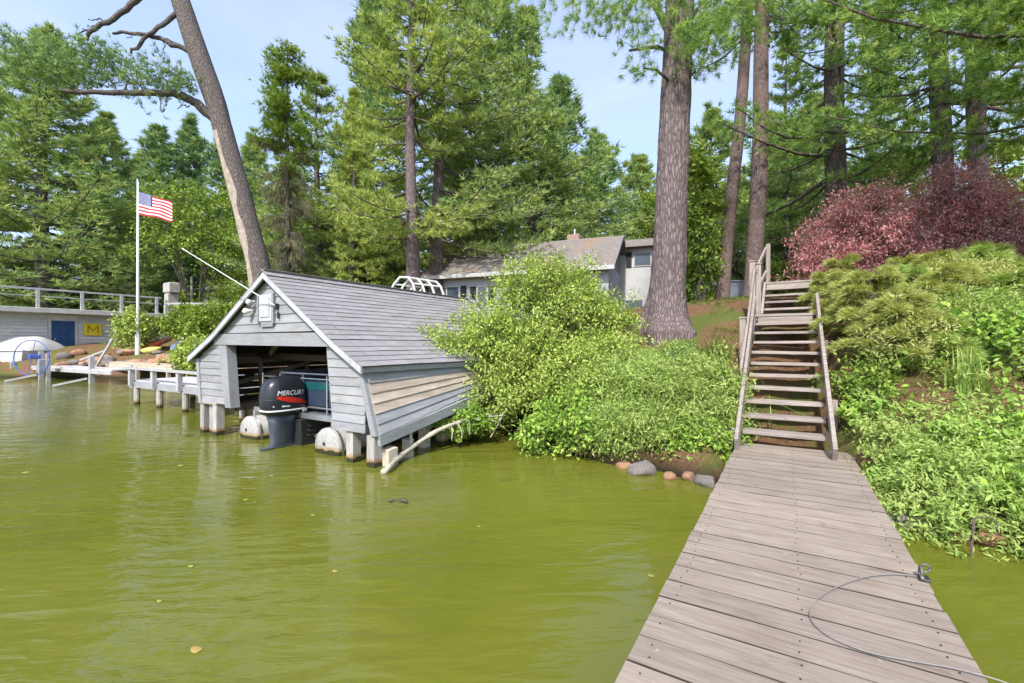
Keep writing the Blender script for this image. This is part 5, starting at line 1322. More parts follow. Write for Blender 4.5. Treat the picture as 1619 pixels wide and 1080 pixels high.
# --- leaning dead pine behind the boathouse
def leaning():
    r = np.random.default_rng(61); F0 = 18.0
    def P(px, py, f=F0): return np.array((*at(px, f), hz(py, f)))
    base = P(426, 500); base[2] = g1(base[0], base[1])
    t = thing('leaning_pine', 'tall leaning pine trunk with a stripped pale flank behind the boathouse', 'pine tree', base)
    ctrl = [base + np.array([0, 0, -.3]), P(412, 440), P(396, 370), P(378, 300), P(356, 220), P(340, 160), P(314, 85), P(292, 20), P(270, -45), P(240, -120)]
    pts = np.array([np.array(q) for q in spline([Vector(c) for c in ctrl], 8)]) - base
    s = np.linspace(0, 1, len(pts)); rad = np.interp(s, [0, .15, .5, .6, .85, 1], [.47, .42, .345, .37, .33, .24])
    link_mesh('trunk', np_mesh('leaning_trunk', *trunk_geo(pts, rad, 28, .04, 61, .2, .8, 5, .012), smooth=True), 'bark_dead', t)
    # stripped wood down the left flank
    k0, k1 = 4, 34; seg = pts[k0:k1]; rr_ = rad[k0:k1]; a0 = math.atan2(-rx.y, -rx.x) + 1.05
    V = []; n = 7
    for i, (q, ra) in enumerate(zip(seg, rr_)):
        wd = .78 * math.sin(math.pi * min(1, .12 + .88 * (1 - i / len(seg)))) ** .7 * (.75 + .25 * math.sin(i * .7))
        for j in range(n):
            a = a0 + wd * (j / (n - 1) * 2 - 1); ra2 = ra * (1.075 if 0 < j < n - 1 else .99); V.append(q + np.array([math.cos(a) * ra2, math.sin(a) * ra2, 0]))
    I = np.arange(len(seg) * n).reshape(-1, n); Fq = np.stack([I[:-1, :-1], I[:-1, 1:], I[1:, 1:], I[1:, :-1]], -1).reshape(-1, 4)
    link_mesh('stripped_wood', np_mesh('strip', np.array(V), Fq, smooth=True), 'bare_trunk', t)
    def limb(pl, r0, nm='limb', end=.35):
        q = np.array([np.array(v_) for v_ in spline([Vector(P(*c)) for c in pl], 5)]) - base
        q[1:-1] += r.normal(size=q[1:-1].shape) * .03
        link_mesh(nm, np_mesh('limb', *merge(limb_geo([(q, r0)], 8, end)), smooth=True), 'bark_dead', t)
    limb([(338, 186), (310, 165, 17.8), (285, 150, 17.5), (240, 147, 17.2), (180, 147, 16.8), (98, 143, 16.3)], .20)
    limb([(320, 92), (280, 72, 17.8), (230, 55, 17.5), (178, 53, 17.2)], .13); limb([(285, 72, 17.8), (262, 62, 17.7), (258, 78, 17.6)], .05)
    limb([(300, 10, 18), (270, 28, 17.7), (235, 55, 17.4), (207, 85, 17.2)], .11, end=.5)
    limb([(240, -20, 17.6), (215, 2, 17.4), (170, 35, 17.2), (132, 58, 17.0), (125, 70, 17.0)], .13)
    for (a, c) in (((170, 35), (140, 32)), ((160, 42), (128, 50)), ((150, 48), (115, 58)), ((235, 55), (200, 60)), ((300, 168), (280, 172)), ((250, 148), (255, 175)), ((200, 147), (205, 120)), ((150, 146), (120, 110)), ((130, 145), (60, 110)), ((230, 147), (190, 105)), ((270, 148), (250, 110))):
        limb([(a[0], a[1], 17.2), ((a[0] + c[0]) / 2, (a[1] + c[1]) / 2 - 3, 17.1), (c[0], c[1], 17.0)], .035)
    Ps = []; Ds = []
    for (px, py, f, n, sx, sz) in ((265, 120, 17.3, 150, .55, .38), (225, 125, 17.2, 100, .5, .3), (180, 110, 17.0, 150, .55, .45), (140, 105, 16.8, 150, .55, .5), (100, 105, 16.6, 130, .6, .5), (60, 90, 16.4, 130, .6, .5), (25, 95, 16.2, 100, .6, .5), (290, 135, 17.4, 60, .3, .3), (150, 80, 16.8, 80, .5, .3), (240, 165, 17.2, 20, .5, .2)):
        c = P(px, py, f) - base; Ps.append(r.normal(size=(n, 3)).clip(-1.5, 1.5) * np.array([sx, sx, sz]) * .9 + c); Ds.append(unit(r.normal(size=(n, 3)) * .6 + np.array([-rx.x * .5, -rx.y * .5, .4])))
    for (px, py, f, n) in ((225, -150, 17.6, 260), (190, -130, 17.2, 120)):
        c = P(px, py, f) - base; Ps.append(r.normal(size=(n, 3)).clip(-1.2, 1.2) * np.array([1.1, 1.1, .5]) + c); Ds.append(unit(r.normal(size=(n, 3)) + np.array([0, 0, .3])))
    V, Fq, *rn = needles(np.concatenate(Ps), np.concatenate(Ds), 12, .26, .026, r, .8, .25)
    link_mesh('crown', leaf_mesh('leaning_crown', V, Fq, rn), 'pine_dark', t)
leaning()

# ================================================================== leafy shrubs
def leafy(seed, blobs, nclump, per, L_, w, sig=.16, droop=.1, outw=.6, shell=.55, twigs=True, flat=.6, fold=.15):
    """blobs: (center, radii, weight). Leaves sit on short shoots that end near the blobs' skin."""
    r = np.random.default_rng(seed); Ps = []; Ds = []; Ns = []; shoots = []
    wts = np.array([b_[2] for b_ in blobs], float); wts /= wts.sum()
    for i in range(nclump):
        c, rad, _ = blobs[r.choice(len(blobs), p=wts)]; c = np.array(c, float); rad = np.array(rad, float)
        d = unit(r.normal(size=3)); f = shell + (1.05 - shell) * r.uniform() ** .6 + (r.uniform(.05, .38) if r.uniform() < .20 else 0)
        e = c + d * rad * f; o = unit(d * rad + np.array([0, 0, .35]))
        ln = r.uniform(.6, 1.5) * sig * 2.6
        d2 = unit(o * outw + r.normal(size=3) * .45 + np.array([0, 0, -droop]))
        k = int(per * r.uniform(.5, 1.5)); u = r.uniform(0, 1, (k, 1))
        pp = e + d2 * ln * (u - .5) + np.array([0, 0, -droop * .5]) * ln * u * u + r.normal(size=(k, 3)) * sig * np.array([1, 1, .7]) * .62
        Ns.append(unit(unit(pp - c) * .75 + np.array([0, 0, .55]) + r.normal(size=3) * .25 + r.normal(size=(k, 3)) * .45))
        Ps.append(pp); Ds.append(unit(d2 * .5 + r.normal(size=(k, 3)) * .75 + np.array([0, 0, -droop])))
        shoots.append(([c + (e - c) * .25, c + (e - c) * .65 + np.array([0, 0, .04]), e, e + d2 * ln * .5], .008 + .004 * ln))
    P = np.concatenate(Ps); D = np.concatenate(Ds)
    N = unit(r.normal(size=P.shape) * flat + np.array([0, 0, 1.0]))
    V, Fq, *rn = blades(P, D, N, L_, w, r, fold, np.concatenate(Ns))
    return V, Fq, rn, shoots
def shrub(name, label, cat, px, fwd, blobs, nclump, per, L_, w, mat, seed, bark='bark_dead', group=None, stem_r=.03, nstem=7, zbase=None, **kw):
    """blobs in camera terms: (right, fwd, z above base), radii"""
    x, y = at(px, fwd); z = g1(x, y) if zbase is None else zbase
    t = thing(name, label, cat, (x, y, z), group)
    bl = [((rx.x * c[0] + fx.x * c[1], rx.y * c[0] + fx.y * c[1], c[2]), rd, wt) for c, rd, wt in blobs]
    V, Fq, rn, shoots = leafy(seed, bl, nclump, per, L_, w, **kw)
    link_mesh('foliage', leaf_mesh('foliage', V, Fq, rn), mat, t)
    r = np.random.default_rng(seed + 1); stems = []
    for i in range(nstem):
        c, rd, _ = bl[i % len(bl)]; e = np.array(c) + r.normal(size=3) * np.array(rd) * .35; b0 = np.array([r.normal() * .08, r.normal() * .08, -.25]); m_ = b0 * .4 + e * .6 + np.array([0, 0, .15 * np.linalg.norm(e)])
        stems.append(([b0, (b0 + m_) / 2, m_, e], stem_r * r.uniform(.7, 1.2)))
    link_mesh('stems', np_mesh('stems', *merge(limb_geo(stems, 6) + limb_geo(shoots[::2], 3)), smooth=True), bark, t)
    return t
# the yellow-green bush by the boathouse
shrub('leafy_bush', 'big yellow-green leafy bush spilling over the boathouse roof and water', 'bush', 845, 9.3,
      [((0, 0, 1.35), (1.35, 1.1, 1.15), 5), ((-.85, -.4, .85), (.95, .85, .68), 2.6), ((-1.55, -.75, .75), (.62, .6, .42), 1.3), ((.75, .1, 1.55), (1.0, .9, .85), 3), ((1.45, .1, 1.30), (.55, .7, .6), 1.2), ((-.1, -.8, .35), (1.0, .6, .65), 2.6), ((-.75, -1.15, .0), (.55, .5, .35), 1.2), ((.1, .1, 2.2), (.8, .7, .55), 1.6), ((.65, .2, 2.25), (.5, .5, .4), .8), ((.5, -1.15, .25), (.7, .5, .65), 2), ((-1.95, -.8, .85), (.4, .4, .3), .5)],
      980, 74, .084, .034, 'leaf_yellow', 71, sig=.16, droop=.16, nstem=12, stem_r=.035, zbase=.75)
shrub('leafy_bush', 'smaller lime bush spilling downhill between the big bush and the ferns', 'bush', 955, 8.0,
      [((0, 0, .6), (.6, .5, .45), 2), ((-.4, -.3, .4), (.5, .45, .45), 2), ((.35, .3, .8), (.45, .4, .35), 1), ((-.1, -.7, .15), (.5, .4, .35), 1.2)], 280, 66, .085, .034, 'leaf_yellow', 70, sig=.15, nstem=8, stem_r=.02, zbase=.7)
shrub('waterside_bush', 'low bright green broad-leaved shrub hanging over the water left of the rocks', 'bush', 905, 7.1,
      [((0, 0, .30), (.75, .55, .45), 3), ((-.35, -.15, .1), (.45, .4, .35), 1.5), ((.45, 0, .45), (.5, .5, .5), 1.5)], 190, 46, .085, .045, 'leaf_cover', 72, sig=.12, nstem=8, stem_r=.018, zbase=.12)
def feather(name, label, px, fwd, blobs, n, seed, mat='leaf_fern', zbase=None, per=80, L_=.05, w=.012, cat='fern'):
    return shrub(name, label, cat, px, fwd, blobs, n, per, L_, w, mat, seed, sig=.13, droop=.18, nstem=9, stem_r=.010, flat=.9, zbase=zbase)
feather('feathery_fern', 'big soft green feathery fern clump beside the foot of the stairs', 1062, 6.9, [((0, 0, .72), (.72, .55, .55), 3), ((.55, -.05, .60), (.45, .4, .55), 2), ((-.45, .0, .65), (.5, .45, .5), 2), ((.25, -.45, .20), (.5, .35, .4), 1.5), ((.75, .1, .3), (.35, .35, .45), 1.2)], 420, 73, zbase=.28, per=110, L_=.075, w=.018)
feather('feathery_fern', 'paler feathery clump between the leafy bush and the big fern', 965, 7.4, [((0, 0, .5), (.55, .45, .42), 2), ((.35, .2, .75), (.4, .35, .3), 1)], 220, 74, 'leaf_fern', zbase=.45, per=110, L_=.075, w=.018)
feather('feathery_fern', 'low fern drooping over the dark shore stones', 1010, 6.55, [((0, 0, .35), (.55, .35, .3), 2), ((-.4, .1, .3), (.4, .3, .3), 1), ((.4, 0, .3), (.4, .3, .28), 1)], 230, 78, 'leaf_fern', zbase=.15, per=110, L_=.075, w=.018)
feather('feathery_fern', 'fern tuft right of the shore stones below the stair rail', 1120, 6.75, [((0, 0, .25), (.4, .4, .3), 2), ((-.1, .4, .4), (.35, .35, .3), 1)], 170, 79, 'leaf_fern', zbase=.25, per=110, L_=.075, w=.018)
shrub('bank_plant', 'bright leafy plant at the water edge just left of the jetty', 'plant', 1108, 6.15, [((0, -.05, .15), (.42, .22, .25), 1.5), ((0, 0, .2), (.36, .28, .28), 2), ((-.32, .1, .15), (.28, .2, .22), 1), ((.16, .18, .3), (.25, .25, .3), 1)], 130, 50, .075, .04, 'leaf_cover', 75, sig=.09, nstem=6, stem_r=.01, zbase=.12)
shrub('dark_juniper', 'dark green low shrub in front of the big pine roots', 'shrub', 1066, 8.55, [((0, 0, .10), (.36, .26, .16), 2), ((.25, 0, .08), (.28, .24, .14), 1)], 90, 60, .06, .016, 'pine_near', 76, sig=.1, nstem=5, stem_r=.01)
shrub('trailing_plant', 'leafy sprig hanging under the boathouse side wall', 'plant', 715, 7.6, [((0, 0, .15), (.35, .25, .25), 2), ((.35, .0, .25), (.3, .25, .22), 1)], 70, 44, .07, .04, 'leaf_cover', 77, sig=.09, nstem=4, stem_r=.01, zbase=.18)
def clump_grass(name, label, px, fwd, n, L_, w, spread, mat, seed, cat='grass clump', zbase=None, lean=.7):
    r = np.random.default_rng(seed); x, y = at(px, fwd); z = g1(x, y) if zbase is None else zbase
    az = r.uniform(0, 6.28, n); ln = L_ * r.uniform(.5, 1.1, n); le = np.abs(r.normal(size=n)) * lean
    h = np.stack([np.cos(az), np.sin(az), 0 * az], 1); sd = np.stack([-np.sin(az), np.cos(az), 0 * az], 1)
    b0 = np.stack([r.normal(size=n) * spread, r.normal(size=n) * spread, np.full(n, -.03)], 1); V = []
    for s in (0, .35, .7, 1.0):
        c = b0 + h * (ln * le * s ** 1.7)[:, None] + np.array([0, 0, 1]) * (ln * (s - .45 * le * s ** 2.4))[:, None]
        ww = (w * (1 - s) ** .6 + .0008) * .5
        V += [c - sd * ww, c + sd * ww]
    V = np.stack(V, 1); k = np.arange(n) * 8
    Fq = np.concatenate([np.stack([k + 2 * i, k + 2 * i + 1, k + 2 * i + 3, k + 2 * i + 2], 1) for i in range(3)])
    rn = (np.tile(r.uniform(0, 1, n), 3), np.tile(unit(h * .5 + np.array([0, 0, .8])), (3, 1)))
    o = link_mesh(name, leaf_mesh(name, V.reshape(-1, 3), Fq, rn), mat, None, (x, y, z)); tag(o, label, cat, kind='thing'); return o
for q_, (px, fw, zb_, lab) in enumerate(((1075, 6.75, .75, 'arching fronds on top of the big fern clump'), (1020, 6.7, .55, 'arching fronds over the shore stones'), (1115, 6.6, .45, 'fronds beside the stair foot'), (985, 7.3, .85, 'pale fronds between bush and fern'))):
    clump_grass('fern_fronds', lab, px, fw, 170, .62, .022, .28, 'leaf_fern', 200 + q_, 'fern', zbase=zb_, lean=.9)
clump_grass('fountain_grass', 'arching green ornamental grass clump left of the stair post', 1132, 7.9, 260, .62, .016, .10, 'grass', 81)
clump_grass('dry_grass_clump', 'pale dry grass clump above the feathery ferns', 905, 8.3, 420, .60, .010, .22, 'dry_grass', 82, zbase=.95)
clump_grass('dry_grass_clump', 'thin pale dry stalks at the rocks by the water', 935, 6.75, 130, .55, .008, .16, 'dry_grass', 83, zbase=.08)
clump_grass('dry_grass_clump', 'grey dry stalks between the grass clump and the ferns', 1090, 7.6, 160, .5, .008, .2, 'dry_grass', 84)
clump_grass('lily_plant', 'strappy blue-green lily plant standing in the right bank cover', 1530, 5.35, 120, .62, .030, .07, 'leaf_fern', 85, 'plant', lean=.55)
# ------------------------------------------------------------------ right bank
def ground_cover(seed, n, lw, mat, name, label, sgn, ht, kk):
    r = np.random.default_rng(seed); Pc = []
    while len(Pc) < n:
        u = r.uniform(.62, 3.4); v = r.uniform(5.25, 8.2)
        if u < DR + .08 and v < 6.7: continue
        if sgn * float(fnoise(u * 1.9, v * 1.9, 0, 3, 92)) < -.12: continue
        if r.uniform() < np.exp(-max(0, v - 5.95) * 1.9): Pc.append((u, v))
    Pc = np.array(Pc); z = gz(Pc[:, 0], Pc[:, 1])
    hgt = ht * (.5 + .9 * (fnoise(Pc[:, 0] * 2.6, Pc[:, 1] * 2.6, 0, 3, seed + 2) + .6).clip(0, 1.7))
    P = np.repeat(np.stack([Pc[:, 0], Pc[:, 1], z], 1), kk, 0); hh = np.repeat(hgt, kk); sz = np.repeat(r.uniform(.55, 1.5, n), kk)[:, None]
    ax = np.repeat(unit(r.normal(size=(n, 3)) * np.array([1, 1, .2]) + np.array([0, -.3, .6])), kk, 0); f = r.uniform(.1, 1, (len(P), 1))
    P = P + ax * f * hh[:, None] * 1.2 + r.normal(size=P.shape) * np.array([.05, .05, .02])
    P[:, 2] = np.maximum(P[:, 2], gz(P[:, 0], P[:, 1]) + .01)
    D = unit(r.normal(size=P.shape) + ax * .5 + np.array([0, -.25, .0])); N = unit(r.normal(size=P.shape) * .6 + np.array([0, -.3, 1]))
    V, Fq, *rn = blades(P, D, N, lw[0] * sz, lw[1] * sz, r, .2); rn[0] = np.clip(rn[0] * .55 + np.repeat(r.uniform(0, .45, n), kk), 0, 1)
    o = link_mesh(name, leaf_mesh(name, V, Fq, rn), mat); tag(o, label, None, kind='stuff')
ground_cover(91, 800, (.080, .045), 'leaf_cover', 'ground_cover', 'bright green broad-leaved ground cover along the bank right of the jetty', 1, .30, 26)
ground_cover(97, 720, (.062, .019), 'leaf_fern', 'fine_ground_cover', 'finer pale green ground cover between the broad leaves right of the jetty', -1, .34, 34)
def litter_plants():
    r = np.random.default_rng(95); n = 1900
    u = r.uniform(-4.0, 5.5, n); v = r.uniform(6.2, 15, n)
    keep = ((u < -.72) | (u > .62)) & (fnoise(u * .9, v * .9, 0, 3, 96) > np.where(u > 0, -.35, .28)); u = u[keep]; v = v[keep]; z = gz(u, v); k = 16
    P = np.repeat(np.stack([u, v, z - .01], 1), k, 0) + r.normal(size=(len(u) * k, 3)) * np.array([.07, .07, 0])
    D = unit(r.normal(size=P.shape) * np.array([.7, .7, .3]) + np.array([0, 0, .8])); N = unit(r.normal(size=P.shape))
    V, Fq, *rn = blades(P, D, N, .13, .012, r)
    o = link_mesh('bank_grass', leaf_mesh('bank_grass', V, Fq, rn), 'grass'); tag(o, 'short tufty grass scattered over the needle-covered bank', None, kind='stuff')
litter_plants()
def sapling(label, px, fwd, h, wd, n, seed, zoff=0, mat='sapling', name='pine_sapling', nl=.13, nw=.016):
    """a small soft pine: flat feathery sprays in tiers"""
    r = np.random.default_rng(seed); x, y = at(px, fwd); z = g1(x, y) + zoff
    t = thing(name, label, 'sapling', (x, y, z))
    Ps = []; Ds = []; limbs = [([np.array([0, 0, -.1]), np.array([.02, 0, h * .5]), np.array([0, .02, h])], .022)]
    for i in range(n):
        q = (i + r.uniform()) / n; zz = h * (.12 + .85 * q); L_ = wd * (1.05 - .75 * q) * r.uniform(.7, 1.1); az = i * 2.4 + r.normal() * .3
        hd = np.array([math.cos(az), math.sin(az), 0]); lat = np.array([-hd[1], hd[0], 0])
        pt = lambda s: np.array([0, 0, zz]) + hd * L_ * s + np.array([0, 0, L_ * (.18 * s - .30 * s * s)])
        limbs.append(([pt(0), pt(.5), pt(1)], .007))
        for s in np.linspace(.2, 1, 9):
            for sd in (-1, 0, 1):
                tl = L_ * .38 * (1.15 - s); d = unit(hd + lat * sd * .9); f = r.uniform(.1, 1, 4)
                Ps.append(pt(s) + d * (tl * f)[:, None] + r.normal(size=(4, 3)) * .018); Ds.append(np.repeat(d[None], 4, 0))
    V, Fq, *rn = needles(np.concatenate(Ps), np.concatenate(Ds), 9, nl, nw, r, .45, .05)
    link_mesh('foliage', leaf_mesh('sapling_foliage', V, Fq, rn), mat, t)
    link_mesh('stem', np_mesh('sapling_stem', *merge(limb_geo(limbs, 5)), smooth=True), 'bark_dead', t)
feather('feathery_fern', 'pale feathery plant spreading above the right bank cover', 1440, 6.05, [((0, 0, .35), (.4, .4, .35), 1), ((.4, .3, .35), (.4, .35, .3), 1)], 150, 191, 'sapling', per=90, L_=.07, w=.016)
feather('feathery_fern', 'light green feathery plant beside the lily plant', 1580, 6.1, [((0, 0, .3), (.4, .4, .3), 1), ((-.3, .5, .4), (.4, .35, .3), 1)], 140, 192, 'leaf_fern', per=90, L_=.07, w=.016)
feather('feathery_fern', 'loose feathery plant in the middle of the right slope', 1530, 6.9, [((0, 0, .3), (.5, .4, .3), 1), ((.3, .3, .35), (.4, .35, .3), 1)], 150, 193, 'sapling', per=90, L_=.07, w=.016)
sapling('soft pale sapling leaning against the middle of the stairs', 1375, 6.9, 1.10, .85, 22, 101)
sapling('pale feathery sapling lowest on the slope beside the stair foot', 1420, 6.2, .95, .75, 20, 102)
sapling('yellow-green sapling below the dark part of the red maple', 1345, 8.1, .8, .75, 18, 103)
sapling('greener sapling in the middle of the right slope', 1450, 7.3, .7, .7, 18, 104, mat='leaf_fern')
sapling('small sapling high on the slope under the maple', 1480, 8.2, .5, .6, 14, 105)
sapling('bright sapling near the right edge below the maple', 1560, 7.3, .6, .65, 16, 106, mat='leaf_fern')
sapling('little pale sapling beside the landing of the stairs', 1305, 8.9, .8, .5, 14, 107)
sapling('feathery sapling at the right edge of the slope', 1600, 6.3, .7, .55, 14, 108, mat='leaf_fern')
sapling('tall pale sapling halfway up the slope between two greener ones', 1500, 6.8, .75, .75, 22, 111)
sapling('wispy pale sapling beside the upper flight of the stairs', 1330, 9.6, .8, .6, 14, 112)
sapling('soft yellowish sapling on the crest left of the wider maple', 1425, 8.6, .5, .65, 14, 113)
sapling('pale sapling just under the wider maple at the right', 1550, 8.3, .5, .7, 16, 114)
sapling('grass-green sapling low on the slope near the lily plant', 1485, 6.0, .6, .55, 16, 115, mat='leaf_fern')
shrub('leafy_weed', 'dark leafy weed patch right beside the stair foot', 'plant', 1360, 6.0, [((0, 0, .15), (.3, .35, .2), 1), ((.3, .1, .25), (.3, .3, .25), 1)], 70, 40, .07, .035, 'leaf_green', 109, sig=.1, nstem=4, stem_r=.008)
clump_grass('slope_grass', 'loose pale grass tuft beside the lily plant', 1490, 6.5, 150, .45, .010, .16, 'grass', 221)
clump_grass('slope_grass', 'loose pale grass tuft at the right edge of the slope', 1590, 6.9, 170, .45, .010, .2, 'grass', 222)
clump_grass('slope_grass', 'dry tuft high on the right slope under the wider maple', 1530, 7.9, 150, .4, .010, .2, 'dry_grass', 223)
shrub('leafy_weed', 'broad leafy weeds at the right edge above the water', 'plant', 1600, 5.5, [((0, 0, .25), (.35, .4, .3), 1), ((-.1, .5, .5), (.35, .3, .25), 1)], 70, 36, .10, .06, 'leaf_cover', 110, sig=.1, nstem=5, stem_r=.01)
# red maples
def maple(label, px, fwd, blobs, n, seed, zb=None):
    shrub('red_maple', label, 'maple', px, fwd, blobs, n, 74, .09, .024, 'leaf_red', seed, sig=.17, droop=.30, nstem=11, stem_r=.04, shell=.6, group='red maples above the stairs', zbase=zb)
maple('rounder crimson lace-leaf maple right above the stairs', 1352, 10.4, [((0, 0, 1.0), (1.1, .9, .85), 3), ((-.55, -.1, .6), (.75, .6, .6), 1.6), ((.2, 0, 1.65), (.85, .7, .65), 1.6), ((.6, -.3, .6), (.7, .6, .6), 1.2)], 430, 121)
maple('wider pinkish lace-leaf maple at the right edge', 1512, 10.2, [((0, 0, 1.1), (1.1, .9, .95), 3), ((.9, 0, 1.0), (.9, .8, .75), 2), ((-.5, -.1, .7), (.6, .6, .6), 1.2), ((1.7, .1, .8), (.7, .7, .6), 1), ((-.1, 0, 1.95), (.7, .5, .6), 1.1)], 500, 122)
shrub('dark_red_shrub', 'small dark maroon shrub between the stair top and the maple', 'shrub', 1322, 9.9, [((0, 0, .3), (.4, .35, .32), 1)], 60, 56, .075, .03, 'leaf_red', 123, sig=.1, nstem=4, stem_r=.012)
# mid-distance leafy trees and shrubs
def leaf_tree(label, px, fwd, top, wd, seed, mat='leaf_green', low=.12, name='leafy_tree', n=260, per=34, L_=.26, w=.16):
    x, y = at(px, fwd); z = g1(x, y); H = hz(top, fwd) - z; r = np.random.default_rng(seed); R_ = wd / FP * fwd / 2
    bl = []
    for i in range(9):
        q = r.uniform(low, .9); rr_ = R_ * (1 - abs(q - .45) * .9); a = r.uniform(0, 6.28); bl.append(((math.cos(a) * rr_ * .55, math.sin(a) * rr_ * .55, H * q), (rr_ * .55, rr_ * .55, H * .16), 1))
    bl.append(((0, 0, H * .85), (R_ * .4, R_ * .4, H * .14), .8))
    shrub(name, label, 'tree', px, fwd, bl, n, per, L_, w, mat, seed, sig=.42 * fwd / 36, droop=.15, nstem=10, stem_r=.10)
leaf_tree('pale green leafy tree behind the white post fence', 310, 34, 292, 190, 131, 'leaf_green')
leaf_tree('small leafy tree between spruce and central pine', 560, 32, 330, 130, 132, 'leaf_green')
leaf_tree('leafy tree filling the gap right of the central trunks', 625, 34, 350, 90, 133, 'leaf_yellow')
leaf_tree('dark leafy tree hugging the right side of the big pine', 1105, 15.5, 235, 75, 134, 'leaf_green', .05, L_=.16, w=.10)
leaf_tree('bright leafy tree behind the thin pines', 1165, 26, 300, 130, 135, 'leaf_yellow', .05)
leaf_tree('bright leafy tree between the stairs and the maple', 1262, 24, 290, 110, 136, 'leaf_yellow', .08)
leaf_tree('green leafy tree behind the maples', 1410, 19, 235, 160, 137, 'leaf_green', .1, L_=.2, w=.12)
leaf_tree('green leafy tree by the right edge behind the maple', 1570, 17, 220, 180, 138, 'leaf_green', .1, L_=.2, w=.12)
leaf_tree('leafy tree behind the right end of the house', 1025, 38, 300, 120, 139, 'leaf_green')
leaf_tree('leafy tree peeping over the house roof', 745, 36, 345, 100, 140, 'leaf_green')
leaf_tree('leafy tree at the foot of the half-dead spruce', 500, 36, 360, 120, 141, 'leaf_green')
leaf_tree('leafy tree behind the leaning trunk', 395, 40, 330, 120, 142, 'leaf_green')
def bank_bush(label, px, fwd, wd, top, bot, seed, mat='leaf_green'):
    R_ = wd / FP * fwd / 2; zb = hz(bot, fwd); H = hz(top, fwd) - zb
    shrub('bank_bush', label, 'bush', px, fwd, [((0, 0, H * .5), (R_ * .8, R_ * .7, H * .5), 3), ((-R_ * .5, 0, H * .35), (R_ * .5, R_ * .5, H * .35), 1), ((R_ * .5, 0, H * .4), (R_ * .5, R_ * .5, H * .4), 1)], 150, 40, .17, .10, mat, seed, sig=.24, nstem=6, stem_r=.03, zbase=zb)
bank_bush('round bright bush just left of the flagpole foot', 212, 25.5, 52, 493, 548, 151, 'leaf_yellow')
bank_bush('tall green bush left of the boathouse gable', 345, 21, 95, 478, 540, 152, 'leaf_green')
bank_bush('smaller bush between the kayaks and the gable bush', 292, 24, 60, 486, 530, 153, 'leaf_green')
bank_bush('waterside bush under the boathouse left eave', 308, 17, 40, 545, 578, 154, 'leaf_yellow')
for i, (px, fwd, wd, top, lab) in enumerate(((430, 30, 160, 395, 'low evergreen thicket behind the boathouse ridge'), (540, 29, 170, 400, 'low thicket left of the central trunk base'), (240, 44, 170, 420, 'shady thicket behind the white fence'), (60, 46, 180, 430, 'shady thicket behind the far deck'), (1120, 22, 90, 420, 'low shrubs beyond the crest of the slope'), (1250, 20, 90, 420, 'low shrubs beyond the stair top'))):
    x, y = at(px, fwd); bank_bush(lab, px, fwd, wd, top, HOR - (g1(x, y) - CZ) * FP / fwd, 160 + i, 'leaf_green')
# red flowers in a planter by the canoe
q = Vector((*at(300, 19.5), hz(552, 19.5)))
pl = thing('flower_planter', 'planter of red flowers at the left eave of the boathouse', 'planter', (q.x, q.y, q.z - .25))
MB().lathe([(.001, -.35), (.22, -.35), (.28, -.02), (.25, -.02), (.22, -.1), (.001, -.1)], q, 14).build('pot', 'brick_red', pl)
r_ = np.random.default_rng(5); Pp = r_.normal(size=(120, 3)) * np.array([.2, .2, .12]) + np.array([0, 0, .35])
V, Fq, *rn = blades(Pp, unit(r_.normal(size=Pp.shape)), unit(r_.normal(size=Pp.shape)), .12, .09, r_)
link_mesh('flowers', leaf_mesh('flowers', V, Fq, rn), 'red', pl)
Pp = r_.normal(size=(160, 3)) * np.array([.2, .2, .14]) + np.array([0, 0, .22]); V, Fq, *rn = blades(Pp, unit(r_.normal(size=Pp.shape)), unit(r_.normal(size=Pp.shape)), .12, .06, r_)
link_mesh('foliage', leaf_mesh('foliage', V, Fq, rn), 'leaf_green', pl)
# ------------------------------------------------------------------ rocks
def rock_mesh(seed):
    r = np.random.default_rng(seed); n, k = 20, 13; V = []
    pl_ = [(unit(r.normal(size=3)), r.uniform(.55, .85)) for _ in range(9)]
    for i in range(k + 1):
        ph = math.pi * i / k
        for j in range(n):
            a = 2 * math.pi * j / n; d = np.array([math.sin(ph) * math.cos(a), math.sin(ph) * math.sin(a), math.cos(ph)])
            q = d * (1 + .12 * float(fnoise(d[0] * 2.6, d[1] * 2.6, d[2] * 2.6, 3, seed)))
            for nn, cc in pl_:
                t = float(q @ nn) - cc
                if t > 0: q = q - nn * t * .85
            V.append(q)
    I = np.arange((k + 1) * n).reshape(k + 1, n); J = np.roll(I, -1, 1)
    me = np_mesh('rock', np.array(V), np.stack([I[:-1], I[1:], J[1:], J[:-1]], -1).reshape(-1, 4), smooth=True); me.materials.append(MATS['rock']); return me
RM = [rock_mesh(s) for s in range(6)]
def rock(x, y, z, s, label, rz=None, i=None, group='stones along the shore'):
    o = bpy.data.objects.new('rock', RM[random.randrange(6) if i is None else i]); COL.objects.link(o); o.location = (x, y, z); o.scale = s; o.rotation_euler[2] = random.uniform(0, 6.28) if rz is None else rz
    tag(o, label, 'rock', group)
